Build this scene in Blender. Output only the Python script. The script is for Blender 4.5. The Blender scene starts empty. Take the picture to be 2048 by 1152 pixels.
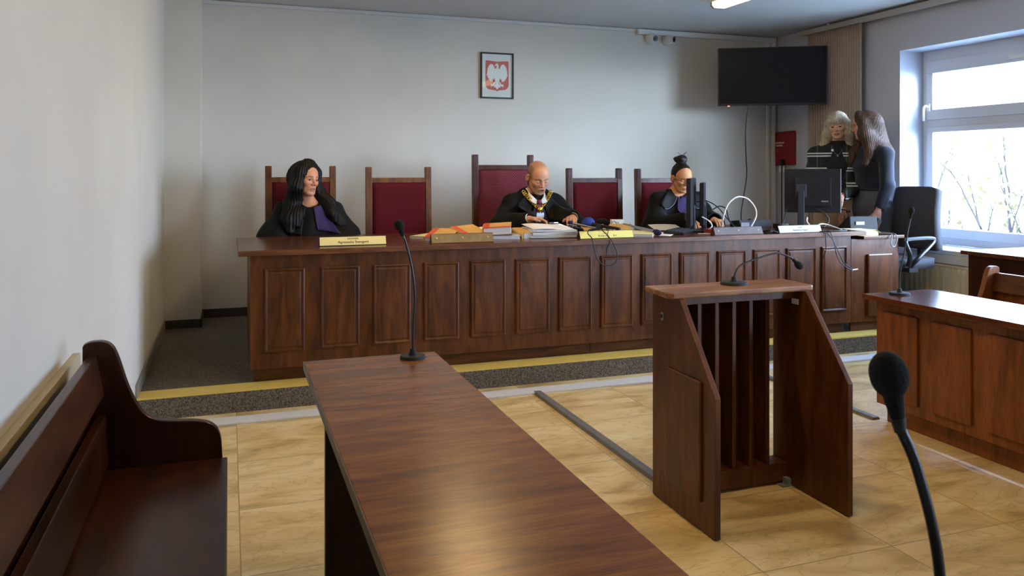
import bpy, bmesh, math, random
import numpy as np
from mathutils import Vector, Matrix, Euler, Quaternion
from mathutils.bvhtree import BVHTree
random.seed(7)
RNG = np.random.default_rng(5)
SC = bpy.context.scene
COL = SC.collection
PI = math.pi

# ------------------------------------------------------------------ helpers
def lin(h):
    if isinstance(h, str):
        h = h.lstrip('#'); c = [int(h[i:i+2], 16)/255 for i in (0, 2, 4)]
    else:
        c = [v/255 for v in h]
    return tuple((v/12.92 if v <= .04045 else ((v+.055)/1.055)**2.4) for v in c) + (1.0,)

class MB:
    """collects shapes, then links them as ONE mesh object"""
    def __init__(s): s.v = []; s.f = []; s.m = []; s.cur = 0; s.sm = []; s.smooth = False
    def mat(s, i): s.cur = i; return s
    def add(s, vs, fs):
        o = len(s.v); s.v += [tuple(p) for p in vs]
        for f in fs:
            s.f.append([i+o for i in f]); s.m.append(s.cur); s.sm.append(s.smooth)
        return s
    def box(s, x0, x1, y0, y1, z0, z1, M=None):
        vs = [Vector((x, y, z)) for x in (x0, x1) for y in (y0, y1) for z in (z0, z1)]
        if M is not None: vs = [M @ p for p in vs]
        return s.add(vs, [(0, 1, 3, 2), (4, 6, 7, 5), (0, 4, 5, 1), (2, 3, 7, 6), (0, 2, 6, 4), (1, 5, 7, 3)])
    def prism(s, pts, axis, a, b, M=None):
        """outline pts (p,q) extruded along axis from a to b; axis x:(y,z) y:(x,z) z:(x,y)"""
        n = len(pts)
        def mk(p, t):
            if axis == 'x': return Vector((t, p[0], p[1]))
            if axis == 'y': return Vector((p[0], t, p[1]))
            return Vector((p[0], p[1], t))
        vs = [mk(p, a) for p in pts] + [mk(p, b) for p in pts]
        if M is not None: vs = [M @ p for p in vs]
        fs = [tuple(range(n))[::-1], tuple(range(n, 2*n))]
        fs += [(i, (i+1) % n, n+(i+1) % n, n+i) for i in range(n)]
        return s.add(vs, fs)
    def tube(s, pts, r, seg=8, cap=True):
        pts = [Vector(p) for p in pts]; n = len(pts)
        rad = r if isinstance(r, (list, tuple)) else [r]*n
        T = []
        for i in range(n):
            d = pts[min(i+1, n-1)] - pts[max(i-1, 0)]
            T.append(d.normalized() if d.length > 1e-9 else Vector((0, 0, 1)))
        up = Vector((0, 0, 1)) if abs(T[0].z) < .9 else Vector((1, 0, 0))
        N = (up - T[0]*up.dot(T[0])).normalized(); vs = []
        for i in range(n):
            N = (N - T[i]*N.dot(T[i]))
            N = N.normalized() if N.length > 1e-6 else T[i].orthogonal().normalized()
            B = T[i].cross(N)
            for k in range(seg):
                a = 2*PI*k/seg
                vs.append(pts[i] + (N*math.cos(a) + B*math.sin(a))*rad[i])
        fs = [(i*seg+k, i*seg+(k+1) % seg, (i+1)*seg+(k+1) % seg, (i+1)*seg+k) for i in range(n-1) for k in range(seg)]
        if cap: fs += [tuple(range(seg))[::-1], tuple(range((n-1)*seg, n*seg))]
        return s.add(vs, fs)
    def lathe(s, prof, c=(0, 0, 0), seg=24, M=None):
        """prof list of (r,z)"""
        c = Vector(c); n = len(prof)
        vs = [Vector((r*math.cos(2*PI*k/seg), r*math.sin(2*PI*k/seg), z)) for r, z in prof for k in range(seg)]
        if M is not None: vs = [M @ p for p in vs]
        vs = [p + c for p in vs]
        fs = [(i*seg+k, i*seg+(k+1) % seg, (i+1)*seg+(k+1) % seg, (i+1)*seg+k) for i in range(n-1) for k in range(seg)]
        if prof[0][0] > 1e-6: fs.append(tuple(range(seg))[::-1])
        if prof[-1][0] > 1e-6: fs.append(tuple(range((n-1)*seg, n*seg)))
        return s.add(vs, fs)
    def ball(s, c, r, seg=16, M=None):
        rx, ry, rz = r if isinstance(r, (tuple, list)) else (r, r, r)
        m = seg//2; c = Vector(c); vs = []
        for i in range(m+1):
            t = PI*i/m
            for k in range(seg):
                p = Vector((rx*math.sin(t)*math.cos(2*PI*k/seg), ry*math.sin(t)*math.sin(2*PI*k/seg), -rz*math.cos(t)))
                vs.append((M @ p if M is not None else p) + c)
        return s.add(vs, [(i*seg+k, i*seg+(k+1) % seg, (i+1)*seg+(k+1) % seg, (i+1)*seg+k) for i in range(m) for k in range(seg)])
    def grid(s, fn, nu, nv):
        vs = [fn(i/nu, j/nv) for j in range(nv+1) for i in range(nu+1)]
        return s.add(vs, [(j*(nu+1)+i, j*(nu+1)+i+1, (j+1)*(nu+1)+i+1, (j+1)*(nu+1)+i) for j in range(nv) for i in range(nu)])
    def sheet(s, fn, nu, nv, t):
        """grid with thickness t along its normals"""
        P = [[Vector(fn(i/nu, j/nv)) for i in range(nu+1)] for j in range(nv+1)]
        top = []; bot = []
        for j in range(nv+1):
            for i in range(nu+1):
                du = P[j][min(i+1, nu)] - P[j][max(i-1, 0)]; dv = P[min(j+1, nv)][i] - P[max(j-1, 0)][i]
                n = du.cross(dv); n = n.normalized() if n.length > 1e-12 else Vector((0, 0, 1))
                top.append(P[j][i] + n*t/2); bot.append(P[j][i] - n*t/2)
        N = (nu+1)*(nv+1); w = nu+1; fs = []
        for j in range(nv):
            for i in range(nu):
                a = j*w+i; fs.append((a, a+1, a+1+w, a+w)); fs.append((N+a, N+a+w, N+a+1+w, N+a+1))
        for i in range(nu): fs.append((i+1, i, N+i, N+i+1)); a = nv*w+i; fs.append((a, a+1, N+a+1, N+a))
        for j in range(nv): a = j*w; fs.append((a, a+w, N+a+w, N+a)); b = j*w+nu; fs.append((b+w, b, N+b, N+b+w))
        return s.add(top+bot, fs)
    def build(s, name, mats, parent=None, bevel=0, smooth=None, seg=2, origin=None, world=False, merge=False, autos=None):
        me = bpy.data.meshes.new(name)
        V = [Vector(p) for p in s.v]
        off = Vector((0, 0, 0))
        if parent is None and origin is None:
            a = np.array([tuple(p) for p in V]); off = Vector(((a[:, 0].min()+a[:, 0].max())/2, (a[:, 1].min()+a[:, 1].max())/2, a[:, 2].min()))
        elif parent is None: off = Vector(origin)
        elif world:
            off = parent.location.copy()
            if parent.parent: off = off + parent.parent.location
        me.from_pydata([tuple(p-off) for p in V], [], s.f)
        for mm in (mats if isinstance(mats, (list, tuple)) else [mats]): me.materials.append(mm)
        me.polygons.foreach_set('material_index', s.m)
        bm = bmesh.new(); bm.from_mesh(me)
        if merge: bmesh.ops.remove_doubles(bm, verts=bm.verts, dist=1e-5)
        bmesh.ops.recalc_face_normals(bm, faces=bm.faces)
        if bevel > 0:
            es = [e for e in bm.edges if len(e.link_faces) == 2 and e.calc_face_angle(0) > .6]
            bmesh.ops.bevel(bm, geom=es, offset=bevel, segments=seg, profile=.6, affect='EDGES', clamp_overlap=True)
        bm.to_mesh(me); bm.free()
        if smooth: me.polygons.foreach_set('use_smooth', [True]*len(me.polygons))
        if smooth == 'angle' or autos:
            try: me.set_sharp_from_angle(angle=autos or .7)
            except Exception: pass
        ob = bpy.data.objects.new(name, me); COL.objects.link(ob)
        if parent is not None: ob.parent = parent
        else: ob.location = off
        return ob

def tag(o, label=None, cat=None, group=None, kind=None):
    if label: o['label'] = label
    if cat: o['category'] = cat
    if group: o['group'] = group
    if kind: o['kind'] = kind
    return o
def thing(name, label, cat, loc=(0, 0, 0), rz=0.0, group=None):
    o = bpy.data.objects.new(name, None); o.empty_display_size = .1; COL.objects.link(o)
    o.location = loc; o.rotation_euler = (0, 0, rz)
    return tag(o, label, cat, group)
def struct(o): o['kind'] = 'structure'; return o
def kids(o): return [c for c in bpy.data.objects if c.parent == o]
def dup(o, loc=None, rz=None, label=None, parent=None):
    ks = kids(o)
    c = o.copy(); COL.objects.link(c)
    if parent is not None: c.parent = parent
    if loc is not None: c.location = loc
    if rz is not None: c.rotation_euler = (0, 0, rz)
    if label: c['label'] = label
    for k in ks: dup(k, parent=c)
    return c
def spline(pts, n=8):
    """catmull-rom through points"""
    P = [Vector((*p, 0)) if len(p) == 2 else Vector(p) for p in pts]; out = []
    Q = [P[0]*2-P[1]] + P + [P[-1]*2-P[-2]]
    for i in range(1, len(Q)-2):
        a, b, c, d = Q[i-1], Q[i], Q[i+1], Q[i+2]
        for k in range(n):
            t = k/n
            out.append(.5*((2*b) + (c-a)*t + (2*a-5*b+4*c-d)*t*t + (3*b-a-3*c+d)*t**3))
    out.append(P[-1]); return out
def text_obj(name, s, size, mat_, parent, M, extr=.0004, align='CENTER', sx=1.0):
    cu = bpy.data.curves.new(name, 'FONT'); cu.body = s; cu.size = size; cu.extrude = extr
    cu.align_x = align; cu.align_y = 'CENTER'
    ob = bpy.data.objects.new(name+'_tmp', cu); COL.objects.link(ob)
    dg = bpy.context.evaluated_depsgraph_get(); me = bpy.data.meshes.new_from_object(ob.evaluated_get(dg))
    bpy.data.objects.remove(ob)
    me.transform(Matrix.Diagonal((sx, 1, 1, 1))); me.transform(M); me.name = name
    me.materials.clear(); me.materials.append(mat_)
    o = bpy.data.objects.new(name, me); COL.objects.link(o); o.parent = parent
    return o
def basis(o, x, y, z):
    """matrix with columns x,y,z and origin o"""
    x, y, z = Vector(x).normalized(), Vector(y).normalized(), Vector(z).normalized()
    return Matrix(((x.x, y.x, z.x, o[0]), (x.y, y.y, z.y, o[1]), (x.z, y.z, z.z, o[2]), (0, 0, 0, 1)))

# ---------------------------------------------------------------- materials
def new_mat(name):
    m = bpy.data.materials.new(name); m.use_nodes = True
    nt = m.node_tree; b = nt.nodes['Principled BSDF']
    return m, nt, b
def N(nt, t, **kw):
    n = nt.nodes.new(t)
    for k, v in kw.items(): setattr(n, k, v)
    return n
def ramp(nt, stops):
    r = N(nt, 'ShaderNodeValToRGB'); e = r.color_ramp.elements
    while len(e) < len(stops): e.new(.5)
    for i, (p, c) in enumerate(stops): e[i].position = p; e[i].color = c
    return r
def plain(name, col, rough=.5, metal=0., noise=0., nscale=40., bump=0., spec=.5, sheen=0., coat=0., alpha=None, trans=0.):
    m, nt, b = new_mat(name); c = lin(col)
    b.inputs['Base Color'].default_value = c; b.inputs['Roughness'].default_value = rough
    b.inputs['Metallic'].default_value = metal; b.inputs['Specular IOR Level'].default_value = spec
    if sheen: b.inputs['Sheen Weight'].default_value = sheen
    if coat: b.inputs['Coat Weight'].default_value = coat
    if noise or bump:
        tc = N(nt, 'ShaderNodeTexCoord'); nz = N(nt, 'ShaderNodeTexNoise'); nz.inputs['Scale'].default_value = nscale; nz.inputs['Detail'].default_value = 4
        nt.links.new(tc.outputs['Object'], nz.inputs['Vector'])
        if noise:
            r = ramp(nt, [(.3, tuple(v*(1-noise) for v in c[:3])+(1,)), (.7, tuple(min(1, v*(1+noise)) for v in c[:3])+(1,))])
            nt.links.new(nz.outputs['Fac'], r.inputs['Fac']); nt.links.new(r.outputs['Color'], b.inputs['Base Color'])
        if bump:
            bp = N(nt, 'ShaderNodeBump'); bp.inputs['Strength'].default_value = bump; bp.inputs['Distance'].default_value = .002
            nt.links.new(nz.outputs['Fac'], bp.inputs['Height']); nt.links.new(bp.outputs['Normal'], b.inputs['Normal'])
    return m
def wood(name, dark, mid, light, axis='z', rough=.34, fig=3.0, coat=.0, spec=.4, bump=.12):
    m, nt, b = new_mat(name)
    tc = N(nt, 'ShaderNodeTexCoord')
    def mp(along, across):
        k = N(nt, 'ShaderNodeMapping'); sc = [across]*3; sc['xyz'.index(axis)] = along
        k.inputs['Scale'].default_value = sc; nt.links.new(tc.outputs['Object'], k.inputs['Vector']); return k
    n1 = N(nt, 'ShaderNodeTexNoise'); n1.inputs['Scale'].default_value = fig; n1.inputs['Detail'].default_value = 6; n1.inputs['Distortion'].default_value = 1.2
    nt.links.new(mp(.9, 5.).outputs['Vector'], n1.inputs['Vector'])
    n2 = N(nt, 'ShaderNodeTexNoise'); n2.inputs['Scale'].default_value = 14; n2.inputs['Detail'].default_value = 5
    nt.links.new(mp(1.2, 22.).outputs['Vector'], n2.inputs['Vector'])
    r1 = ramp(nt, [(.28, lin(dark)), (.5, lin(mid)), (.74, lin(light))])
    nt.links.new(n1.outputs['Fac'], r1.inputs['Fac'])
    r2 = ramp(nt, [(.35, (.55, .5, .48, 1)), (.6, (1, 1, 1, 1))]); nt.links.new(n2.outputs['Fac'], r2.inputs['Fac'])
    mx = N(nt, 'ShaderNodeMix', data_type='RGBA', blend_type='MULTIPLY'); mx.inputs[0].default_value = .75
    nt.links.new(r1.outputs['Color'], mx.inputs[6]); nt.links.new(r2.outputs['Color'], mx.inputs[7])
    nt.links.new(mx.outputs[2], b.inputs['Base Color'])
    rr = N(nt, 'ShaderNodeMapRange'); rr.inputs[3].default_value = rough+.06; rr.inputs[4].default_value = rough-.04
    nt.links.new(n2.outputs['Fac'], rr.inputs[0]); nt.links.new(rr.outputs[0], b.inputs['Roughness'])
    bp = N(nt, 'ShaderNodeBump'); bp.inputs['Strength'].default_value = bump; bp.inputs['Distance'].default_value = .001
    nt.links.new(n2.outputs['Fac'], bp.inputs['Height']); nt.links.new(bp.outputs['Normal'], b.inputs['Normal'])
    b.inputs['Coat Weight'].default_value = coat; b.inputs['Coat Roughness'].default_value = .12; b.inputs['Specular IOR Level'].default_value = spec
    return m
def emit(name, col, s):
    m, nt, b = new_mat(name)
    b.inputs['Base Color'].default_value = lin(col); b.inputs['Emission Color'].default_value = lin(col); b.inputs['Emission Strength'].default_value = s
    return m
def paint(name, col, n=.03):
    m, nt, b = new_mat(name); c = lin(col)
    g = N(nt, 'ShaderNodeNewGeometry'); a = N(nt, 'ShaderNodeTexNoise'); a.inputs['Scale'].default_value = 2.2; a.inputs['Detail'].default_value = 5
    nt.links.new(g.outputs['Position'], a.inputs['Vector'])
    r = ramp(nt, [(.3, tuple(v*(1-n) for v in c[:3])+(1,)), (.7, tuple(v*(1+n) for v in c[:3])+(1,))])
    nt.links.new(a.outputs['Fac'], r.inputs['Fac']); nt.links.new(r.outputs['Color'], b.inputs['Base Color'])
    f = N(nt, 'ShaderNodeTexNoise'); f.inputs['Scale'].default_value = 160; nt.links.new(g.outputs['Position'], f.inputs['Vector'])
    bp = N(nt, 'ShaderNodeBump'); bp.inputs['Strength'].default_value = .06; bp.inputs['Distance'].default_value = .002
    nt.links.new(f.outputs['Fac'], bp.inputs['Height']); nt.links.new(bp.outputs['Normal'], b.inputs['Normal'])
    b.inputs['Roughness'].default_value = .75; b.inputs['Specular IOR Level'].default_value = .25
    return m
def carpet(name, c0, c1):
    m, nt, b = new_mat(name); g = N(nt, 'ShaderNodeNewGeometry')
    a = N(nt, 'ShaderNodeTexNoise'); a.inputs['Scale'].default_value = 170; a.inputs['Detail'].default_value = 3; nt.links.new(g.outputs['Position'], a.inputs['Vector'])
    r = ramp(nt, [(.36, lin(c0)), (.64, lin(c1))]); nt.links.new(a.outputs['Fac'], r.inputs['Fac']); nt.links.new(r.outputs['Color'], b.inputs['Base Color'])
    bp = N(nt, 'ShaderNodeBump'); bp.inputs['Strength'].default_value = .5; bp.inputs['Distance'].default_value = .004
    nt.links.new(a.outputs['Fac'], bp.inputs['Height']); nt.links.new(bp.outputs['Normal'], b.inputs['Normal'])
    b.inputs['Roughness'].default_value = .95; b.inputs['Specular IOR Level'].default_value = .1
    return m
def tiles(name):
    m, nt, b = new_mat(name); g = N(nt, 'ShaderNodeNewGeometry')
    mp = N(nt, 'ShaderNodeMapping'); mp.inputs['Location'].default_value = (-.036+5.23, -.004+5.2, 0); nt.links.new(g.outputs['Position'], mp.inputs['Vector'])
    br = N(nt, 'ShaderNodeTexBrick'); br.offset = 0; br.squash = 1
    for k, v in (('Scale', 1.), ('Brick Width', .523), ('Row Height', .5225), ('Mortar Size', .0022), ('Mortar Smooth', .2), ('Bias', 0.)): br.inputs[k].default_value = v
    br.inputs['Color1'].default_value = (.0, .0, .0, 1); br.inputs['Color2'].default_value = (1, 1, 1, 1); br.inputs['Mortar'].default_value = (.5, .5, .5, 1)
    nt.links.new(mp.outputs['Vector'], br.inputs['Vector'])
    # per tile shift of the marbling
    ad = N(nt, 'ShaderNodeVectorMath', operation='MULTIPLY_ADD'); nt.links.new(br.outputs['Color'], ad.inputs[0]); ad.inputs[1].default_value = (7, 3, 5)
    m2 = N(nt, 'ShaderNodeMapping'); m2.inputs['Scale'].default_value = (1.1, 2.6, 1); m2.inputs['Rotation'].default_value = (0, 0, .35)
    nt.links.new(g.outputs['Position'], m2.inputs['Vector']); nt.links.new(m2.outputs['Vector'], ad.inputs[2])
    n1 = N(nt, 'ShaderNodeTexNoise'); n1.inputs['Scale'].default_value = 1.5; n1.inputs['Detail'].default_value = 7; n1.inputs['Distortion'].default_value = 1.6
    nt.links.new(ad.outputs[0], n1.inputs['Vector'])
    r = ramp(nt, [(.30, lin('b0945e')), (.46, lin('d6ba7e')), (.58, lin('e4cb93')), (.75, lin('ecdaac'))]); nt.links.new(n1.outputs['Fac'], r.inputs['Fac'])
    n2 = N(nt, 'ShaderNodeTexNoise'); n2.inputs['Scale'].default_value = 2.3; n2.inputs['Detail'].default_value = 9; n2.inputs['Distortion'].default_value = 2.5
    nt.links.new(ad.outputs[0], n2.inputs['Vector'])
    v = ramp(nt, [(.47, (1, 1, 1, 1)), (.5, (.66, .60, .52, 1)), (.53, (1, 1, 1, 1))]); nt.links.new(n2.outputs['Fac'], v.inputs['Fac'])
    mx = N(nt, 'ShaderNodeMix', data_type='RGBA', blend_type='MULTIPLY'); mx.inputs[0].default_value = .55
    nt.links.new(r.outputs['Color'], mx.inputs[6]); nt.links.new(v.outputs['Color'], mx.inputs[7])
    gm = N(nt, 'ShaderNodeMix', data_type='RGBA'); nt.links.new(br.outputs['Fac'], gm.inputs[0]); nt.links.new(mx.outputs[2], gm.inputs[6]); gm.inputs[7].default_value = lin('a28c5e')
    nt.links.new(gm.outputs[2], b.inputs['Base Color'])
    b.inputs['Roughness'].default_value = .36; b.inputs['Specular IOR Level'].default_value = .4
    bp = N(nt, 'ShaderNodeBump'); bp.invert = True; bp.inputs['Strength'].default_value = .4; bp.inputs['Distance'].default_value = .002
    nt.links.new(br.outputs['Fac'], bp.inputs['Height']); nt.links.new(bp.outputs['Normal'], b.inputs['Normal'])
    return m
def glass(name):
    m = bpy.data.materials.new(name); m.use_nodes = True; nt = m.node_tree; nt.nodes.clear()
    o = N(nt, 'ShaderNodeOutputMaterial'); t = N(nt, 'ShaderNodeBsdfTransparent'); t.inputs[0].default_value = (.96, .98, .98, 1)
    gl = N(nt, 'ShaderNodeBsdfGlossy'); gl.inputs['Roughness'].default_value = .02
    lw = N(nt, 'ShaderNodeLayerWeight'); lw.inputs[0].default_value = .5; p5 = N(nt, 'ShaderNodeMath', operation='POWER'); nt.links.new(lw.outputs['Facing'], p5.inputs[0]); p5.inputs[1].default_value = 5
    fr = N(nt, 'ShaderNodeMath', operation='MULTIPLY_ADD'); nt.links.new(p5.outputs[0], fr.inputs[0]); fr.inputs[1].default_value = .9; fr.inputs[2].default_value = .04; mx = N(nt, 'ShaderNodeMixShader')
    nt.links.new(fr.outputs[0], mx.inputs[0]); nt.links.new(t.outputs[0], mx.inputs[1]); nt.links.new(gl.outputs[0], mx.inputs[2]); nt.links.new(mx.outputs[0], o.inputs[0])
    return m
def dots(name, base, dot, scale):
    m, nt, b = new_mat(name); tc = N(nt, 'ShaderNodeTexCoord'); v = N(nt, 'ShaderNodeTexVoronoi'); v.inputs['Scale'].default_value = scale; v.inputs['Randomness'].default_value = 0
    mp = N(nt, 'ShaderNodeMapping'); mp.inputs['Rotation'].default_value = (0, .785, 0); mp.inputs['Scale'].default_value = (1, .001, 1)
    nt.links.new(tc.outputs['Object'], mp.inputs['Vector']); nt.links.new(mp.outputs['Vector'], v.inputs['Vector'])
    r = ramp(nt, [(.16, lin(dot)), (.3, lin(base))]); nt.links.new(v.outputs['Distance'], r.inputs['Fac']); nt.links.new(r.outputs['Color'], b.inputs['Base Color'])
    b.inputs['Roughness'].default_value = .85
    return m

M = {}
M['wall'] = paint('wall_paint', 'cdcabf'); M['wallr'] = paint('window_wall_paint', 'b5b7bf'); M['ceil'] = paint('ceiling_paint', 'd0cfcb'); M['white'] = plain('white_plastic', 'd8d8d4', .35)  # wallr: wall paint with the bluish light of that side put into its colour
M['tile'] = tiles('beige_floor_tile'); M['carpet'] = carpet('grey_brown_carpet', '4a4338', '857b6a')
M['yellow'] = plain('yellow_tape', 'e0bf5c', .55, noise=.06, nscale=9); M['alu'] = plain('white_metal_strip', 'dcdcd8', .35, noise=.03)
M['grey_rub'] = plain('grey_cable_cover', '6c6a64', .6, noise=.12, nscale=30)
M['skirt'] = plain('dark_skirting', '3c3226', .6, noise=.1); M['skirtL'] = plain('grey_brown_skirting', '8a8272', .6, noise=.1)
D = ('3a1d08', '5c3110', '744319')
M['woodz'] = wood('mahogany_vertical_grain', *D, axis='z'); M['woodx'] = wood('mahogany_grain_across', *D, axis='x'); M['woody'] = wood('mahogany_grain_lengthways', *D, axis='y')
M['topx'] = wood('bench_top_veneer', '40210d', '5c3215', '74451f', axis='x', rough=.22, bump=.05)
M['tabletop'] = wood('table_top_veneer', '55300f', '7c4a1e', '935e2a', axis='x', rough=.24, fig=2.2, bump=.05, spec=.26)
M['edge'] = wood('top_edge_band', '4a2812', '6b3f20', '85532d', axis='x', rough=.35)
M['edgey'] = wood('top_edge_band_lengthways', '4a3a2c', '6b5a48', '857460', axis='y', rough=.4)
M['woodr'] = wood('warm_red_brown_veneer', '603112', '82471b', '9a5a28', axis='z', rough=.36)
M['woodd'] = wood('very_dark_stained_wood', '1e0b05', '331507', '48220c', axis='z', rough=.3)
M['wooddy'] = wood('very_dark_stained_wood_lengthways', '23100a', '391a0a', '4d2610', axis='y', rough=.3)
M['lect'] = wood('lectern_veneer', '3d1d0a', '5b3012', '74421b', axis='z', rough=.4)
M['lecttop'] = wood('lectern_top_veneer', '6a4024', '9a6a42', 'b88a5e', axis='x', rough=.3)
M['chairw'] = wood('chair_frame_oak', '4e2c17', '714524', '8a5a34', axis='z', rough=.4)
M['chaird'] = wood('dark_chair_frame', '2f160c', '4a2614', '5e3520', axis='z', rough=.35)
M['maroon'] = plain('maroon_upholstery', '580d19', .85, spec=.2, noise=.06, nscale=60, sheen=.04); M['maroondot'] = dots('maroon_dotted_upholstery', '5a0f1c', '94485a', 75)
M['black'] = plain('black_plastic', '15161a', .38); M['blackm'] = plain('black_matt', '101113', .7); M['foam'] = plain('black_foam', '0b0c0d', .95, bump=.8, nscale=400)
M['dgrey'] = plain('dark_grey_plastic', '2c2f35', .45); M['grey'] = plain('grey_plastic', '7d8288', .5); M['steel'] = plain('brushed_steel', 'b8bcc0', .3, metal=1)
M['screen'] = plain('television_screen', '0c0d0e', .3, spec=.18); M['gold'] = plain('gold_plate', 'f2de92', .35); M['goldm'] = plain('gold_metal', 'd9b040', .25, metal=1)
M['silver'] = plain('silver_metal', 'b4b4b8', .38, metal=1); M['brass'] = plain('brass_screw', 'd8c68a', .35, metal=.8)
M['glass'] = glass('window_glass'); M['pvc'] = plain('window_frame_plastic', 'cdd0d4', .35); M['sill'] = plain('window_sill', 'c9c8c4', .3)
M['ink'] = plain('black_ink', '1c1a18', .7); M['paper'] = plain('white_paper', 'e9e8e2', .8); M['paper2'] = plain('cream_paper', 'e6dda0', .8)
M['manila'] = plain('manila_card', 'd3a75a', .75, noise=.07, nscale=18); M['orange'] = plain('orange_red_band', 'd0542a', .7)
M['pages'] = plain('page_block', 'd3d4d8', .85, noise=.15, nscale=300); M['bluegrey'] = plain('pale_blue_card', 'b4bccb', .8)
M['cable'] = plain('black_cable', '121214', .5); M['wcable'] = plain('white_cable', 'e4e2da', .45); M['blue'] = plain('blue_foam', '1f3f8c', .85, bump=.4, nscale=300); M['navy'] = plain('navy_foam', '1a2150', .85)
M['red'] = plain('red_fabric', '80121c', .75, noise=.05, nscale=30)
M['rad'] = plain('cream_radiator_paint', 'cfc6a8', .4); M['curtain'] = plain('beige_curtain_fabric', 'a09080', .9, noise=.05, nscale=20, sheen=.2)
M['office'] = plain('charcoal_chair_fabric', '3c3d42', .9, noise=.12, nscale=200)
M['lamp'] = emit('lamp_diffuser_light', 'ffd698', 17.0); M['lampdim'] = emit('dim_lamp_diffuser_light', 'ffe6b8', 1.8)

# ------------------------------------------------------------- camera, sky
CAM = (0, 0, 1.28)
cd = bpy.data.cameras.new('camera'); cam = bpy.data.objects.new('camera', cd); COL.objects.link(cam); SC.camera = cam
cam.location = CAM; cam.rotation_euler = (PI/2, 0, -math.atan(566/1590)); cd.sensor_width = 36; cd.lens = 36*1590/2048
cd.shift_y = -235/2048; cd.clip_start = .05
cd.dof.use_dof = True; cd.dof.focus_distance = 4.8; cd.dof.aperture_fstop = 18
w = bpy.data.worlds.new('sky'); SC.world = w; w.use_nodes = True; nt = w.node_tree; bg = nt.nodes['Background']
tc = N(nt, 'ShaderNodeTexCoord'); sx = N(nt, 'ShaderNodeSeparateXYZ'); nt.links.new(tc.outputs['Generated'], sx.inputs[0])
r = ramp(nt, [(.0, lin('8f958c')), (.48, lin('b8cce4')), (.55, lin('bcd6ff')), (1, lin('86b0f8'))])
mr = N(nt, 'ShaderNodeMapRange'); mr.inputs[1].default_value = -1; nt.links.new(sx.outputs[2], mr.inputs[0]); nt.links.new(mr.outputs[0], r.inputs[0])
# hazy bright sky around the veiled sun, which stands beyond the near windows
nv = N(nt, 'ShaderNodeVectorMath', operation='NORMALIZE'); nt.links.new(tc.outputs['Generated'], nv.inputs[0])
dt = N(nt, 'ShaderNodeVectorMath', operation='DOT_PRODUCT'); nt.links.new(nv.outputs[0], dt.inputs[0]); dt.inputs[1].default_value = Vector((.50, -.84, .12)).normalized()
mxx = N(nt, 'ShaderNodeMath', operation='MAXIMUM'); nt.links.new(dt.outputs['Value'], mxx.inputs[0]); mxx.inputs[1].default_value = 0
pw = N(nt, 'ShaderNodeMath', operation='POWER'); nt.links.new(mxx.outputs[0], pw.inputs[0]); pw.inputs[1].default_value = 14
glow = N(nt, 'ShaderNodeMix', data_type='RGBA', blend_type='ADD', clamp_result=False); glow.inputs[0].default_value = 1
gc = N(nt, 'ShaderNodeVectorMath', operation='SCALE'); gc.inputs[0].default_value = (1.7, 2.0, 2.5); nt.links.new(pw.outputs[0], gc.inputs['Scale'])
nt.links.new(r.outputs[0], glow.inputs[6]); nt.links.new(gc.outputs[0], glow.inputs[7])
nt.links.new(glow.outputs[2], bg.inputs[0]); bg.inputs[1].default_value = 19.0
SC.view_settings.view_transform = 'Standard'; SC.view_settings.look = 'None'; SC.view_settings.gamma = 1.0; SC.view_settings.exposure = 1.02
try: SC.cycles.max_bounces = 8; SC.cycles.diffuse_bounces = 5; SC.cycles.use_denoising = True; SC.cycles.sample_clamp_indirect = 6
except Exception: pass

# --------------------------------------------------------------- the room
XL, XR, YB, YF, ZC = -.45, 5.26, 6.735, -3.3, 2.63
DZ = .115
mb = MB(); mb.box(XL-.2, XR+.4, YF-.2, YB+.2, -.1, 0); struct(mb.build('floor', M['tile'], origin=(0, 0, 0)))
mb = MB(); mb.box(XL-.2, XR+.4, YF-.2, YB+.2, ZC, ZC+.1); struct(mb.build('ceiling', M['ceil'], origin=(0, 0, 0)))
mb = MB(); mb.box(XL-.2, XR+.4, YB, YB+.2, 0, ZC); struct(mb.build('wall_back', M['wall'], origin=(0, 0, 0)))
mb = MB(); mb.box(XL-.2, XL, YF-.2, YB, 0, ZC); struct(mb.build('wall_left', M['wall'], origin=(0, 0, 0)))
mb = MB(); mb.box(XL-.2, XR+.4, YF-.2, YF, 0, ZC); struct(mb.build('wall_front', M['wall'], origin=(0, 0, 0)))
mb = MB(); mb.box(XL, -.2, 6.35, YB, 0, ZC); struct(mb.build('wall_pillar', M['wall'], origin=(0, 0, 0)))
WIN = [(2.85, 5.15), (.8, 2.1), (-2.3, -1.1)]; WZ0, WZ1 = .675, 2.275
mb = MB(); ys = [YF] + [v for a in sorted(WIN) for v in a] + [YB]
for i in range(0, len(ys), 2): mb.box(XR, XR+.34, ys[i], ys[i+1], 0, ZC)
for a, b in WIN: mb.box(XR, XR+.34, a, b, 0, WZ0-.03); mb.box(XR, XR+.34, a, b, WZ1, ZC)
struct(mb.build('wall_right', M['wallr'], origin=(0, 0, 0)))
# dais
mb = MB(); mb.box(XL, XR, 4.45, YB, 0, DZ); struct(mb.build('floor_dais', M['carpet'], origin=(0, 0, 0)))
mb = MB(); mb.box(XL+.005, XR-.01, 4.447, 4.59, DZ-.006, DZ+.003); o = struct(mb.build('trim_1', M['yellow'], origin=(0, 0, 0)))
mb = MB(); mb.box(XL+.005, XR-.01, 4.235, 4.345, 0, .012); struct(mb.build('trim_2', M['alu'], bevel=.003, origin=(0, 0, 0)))
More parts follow.
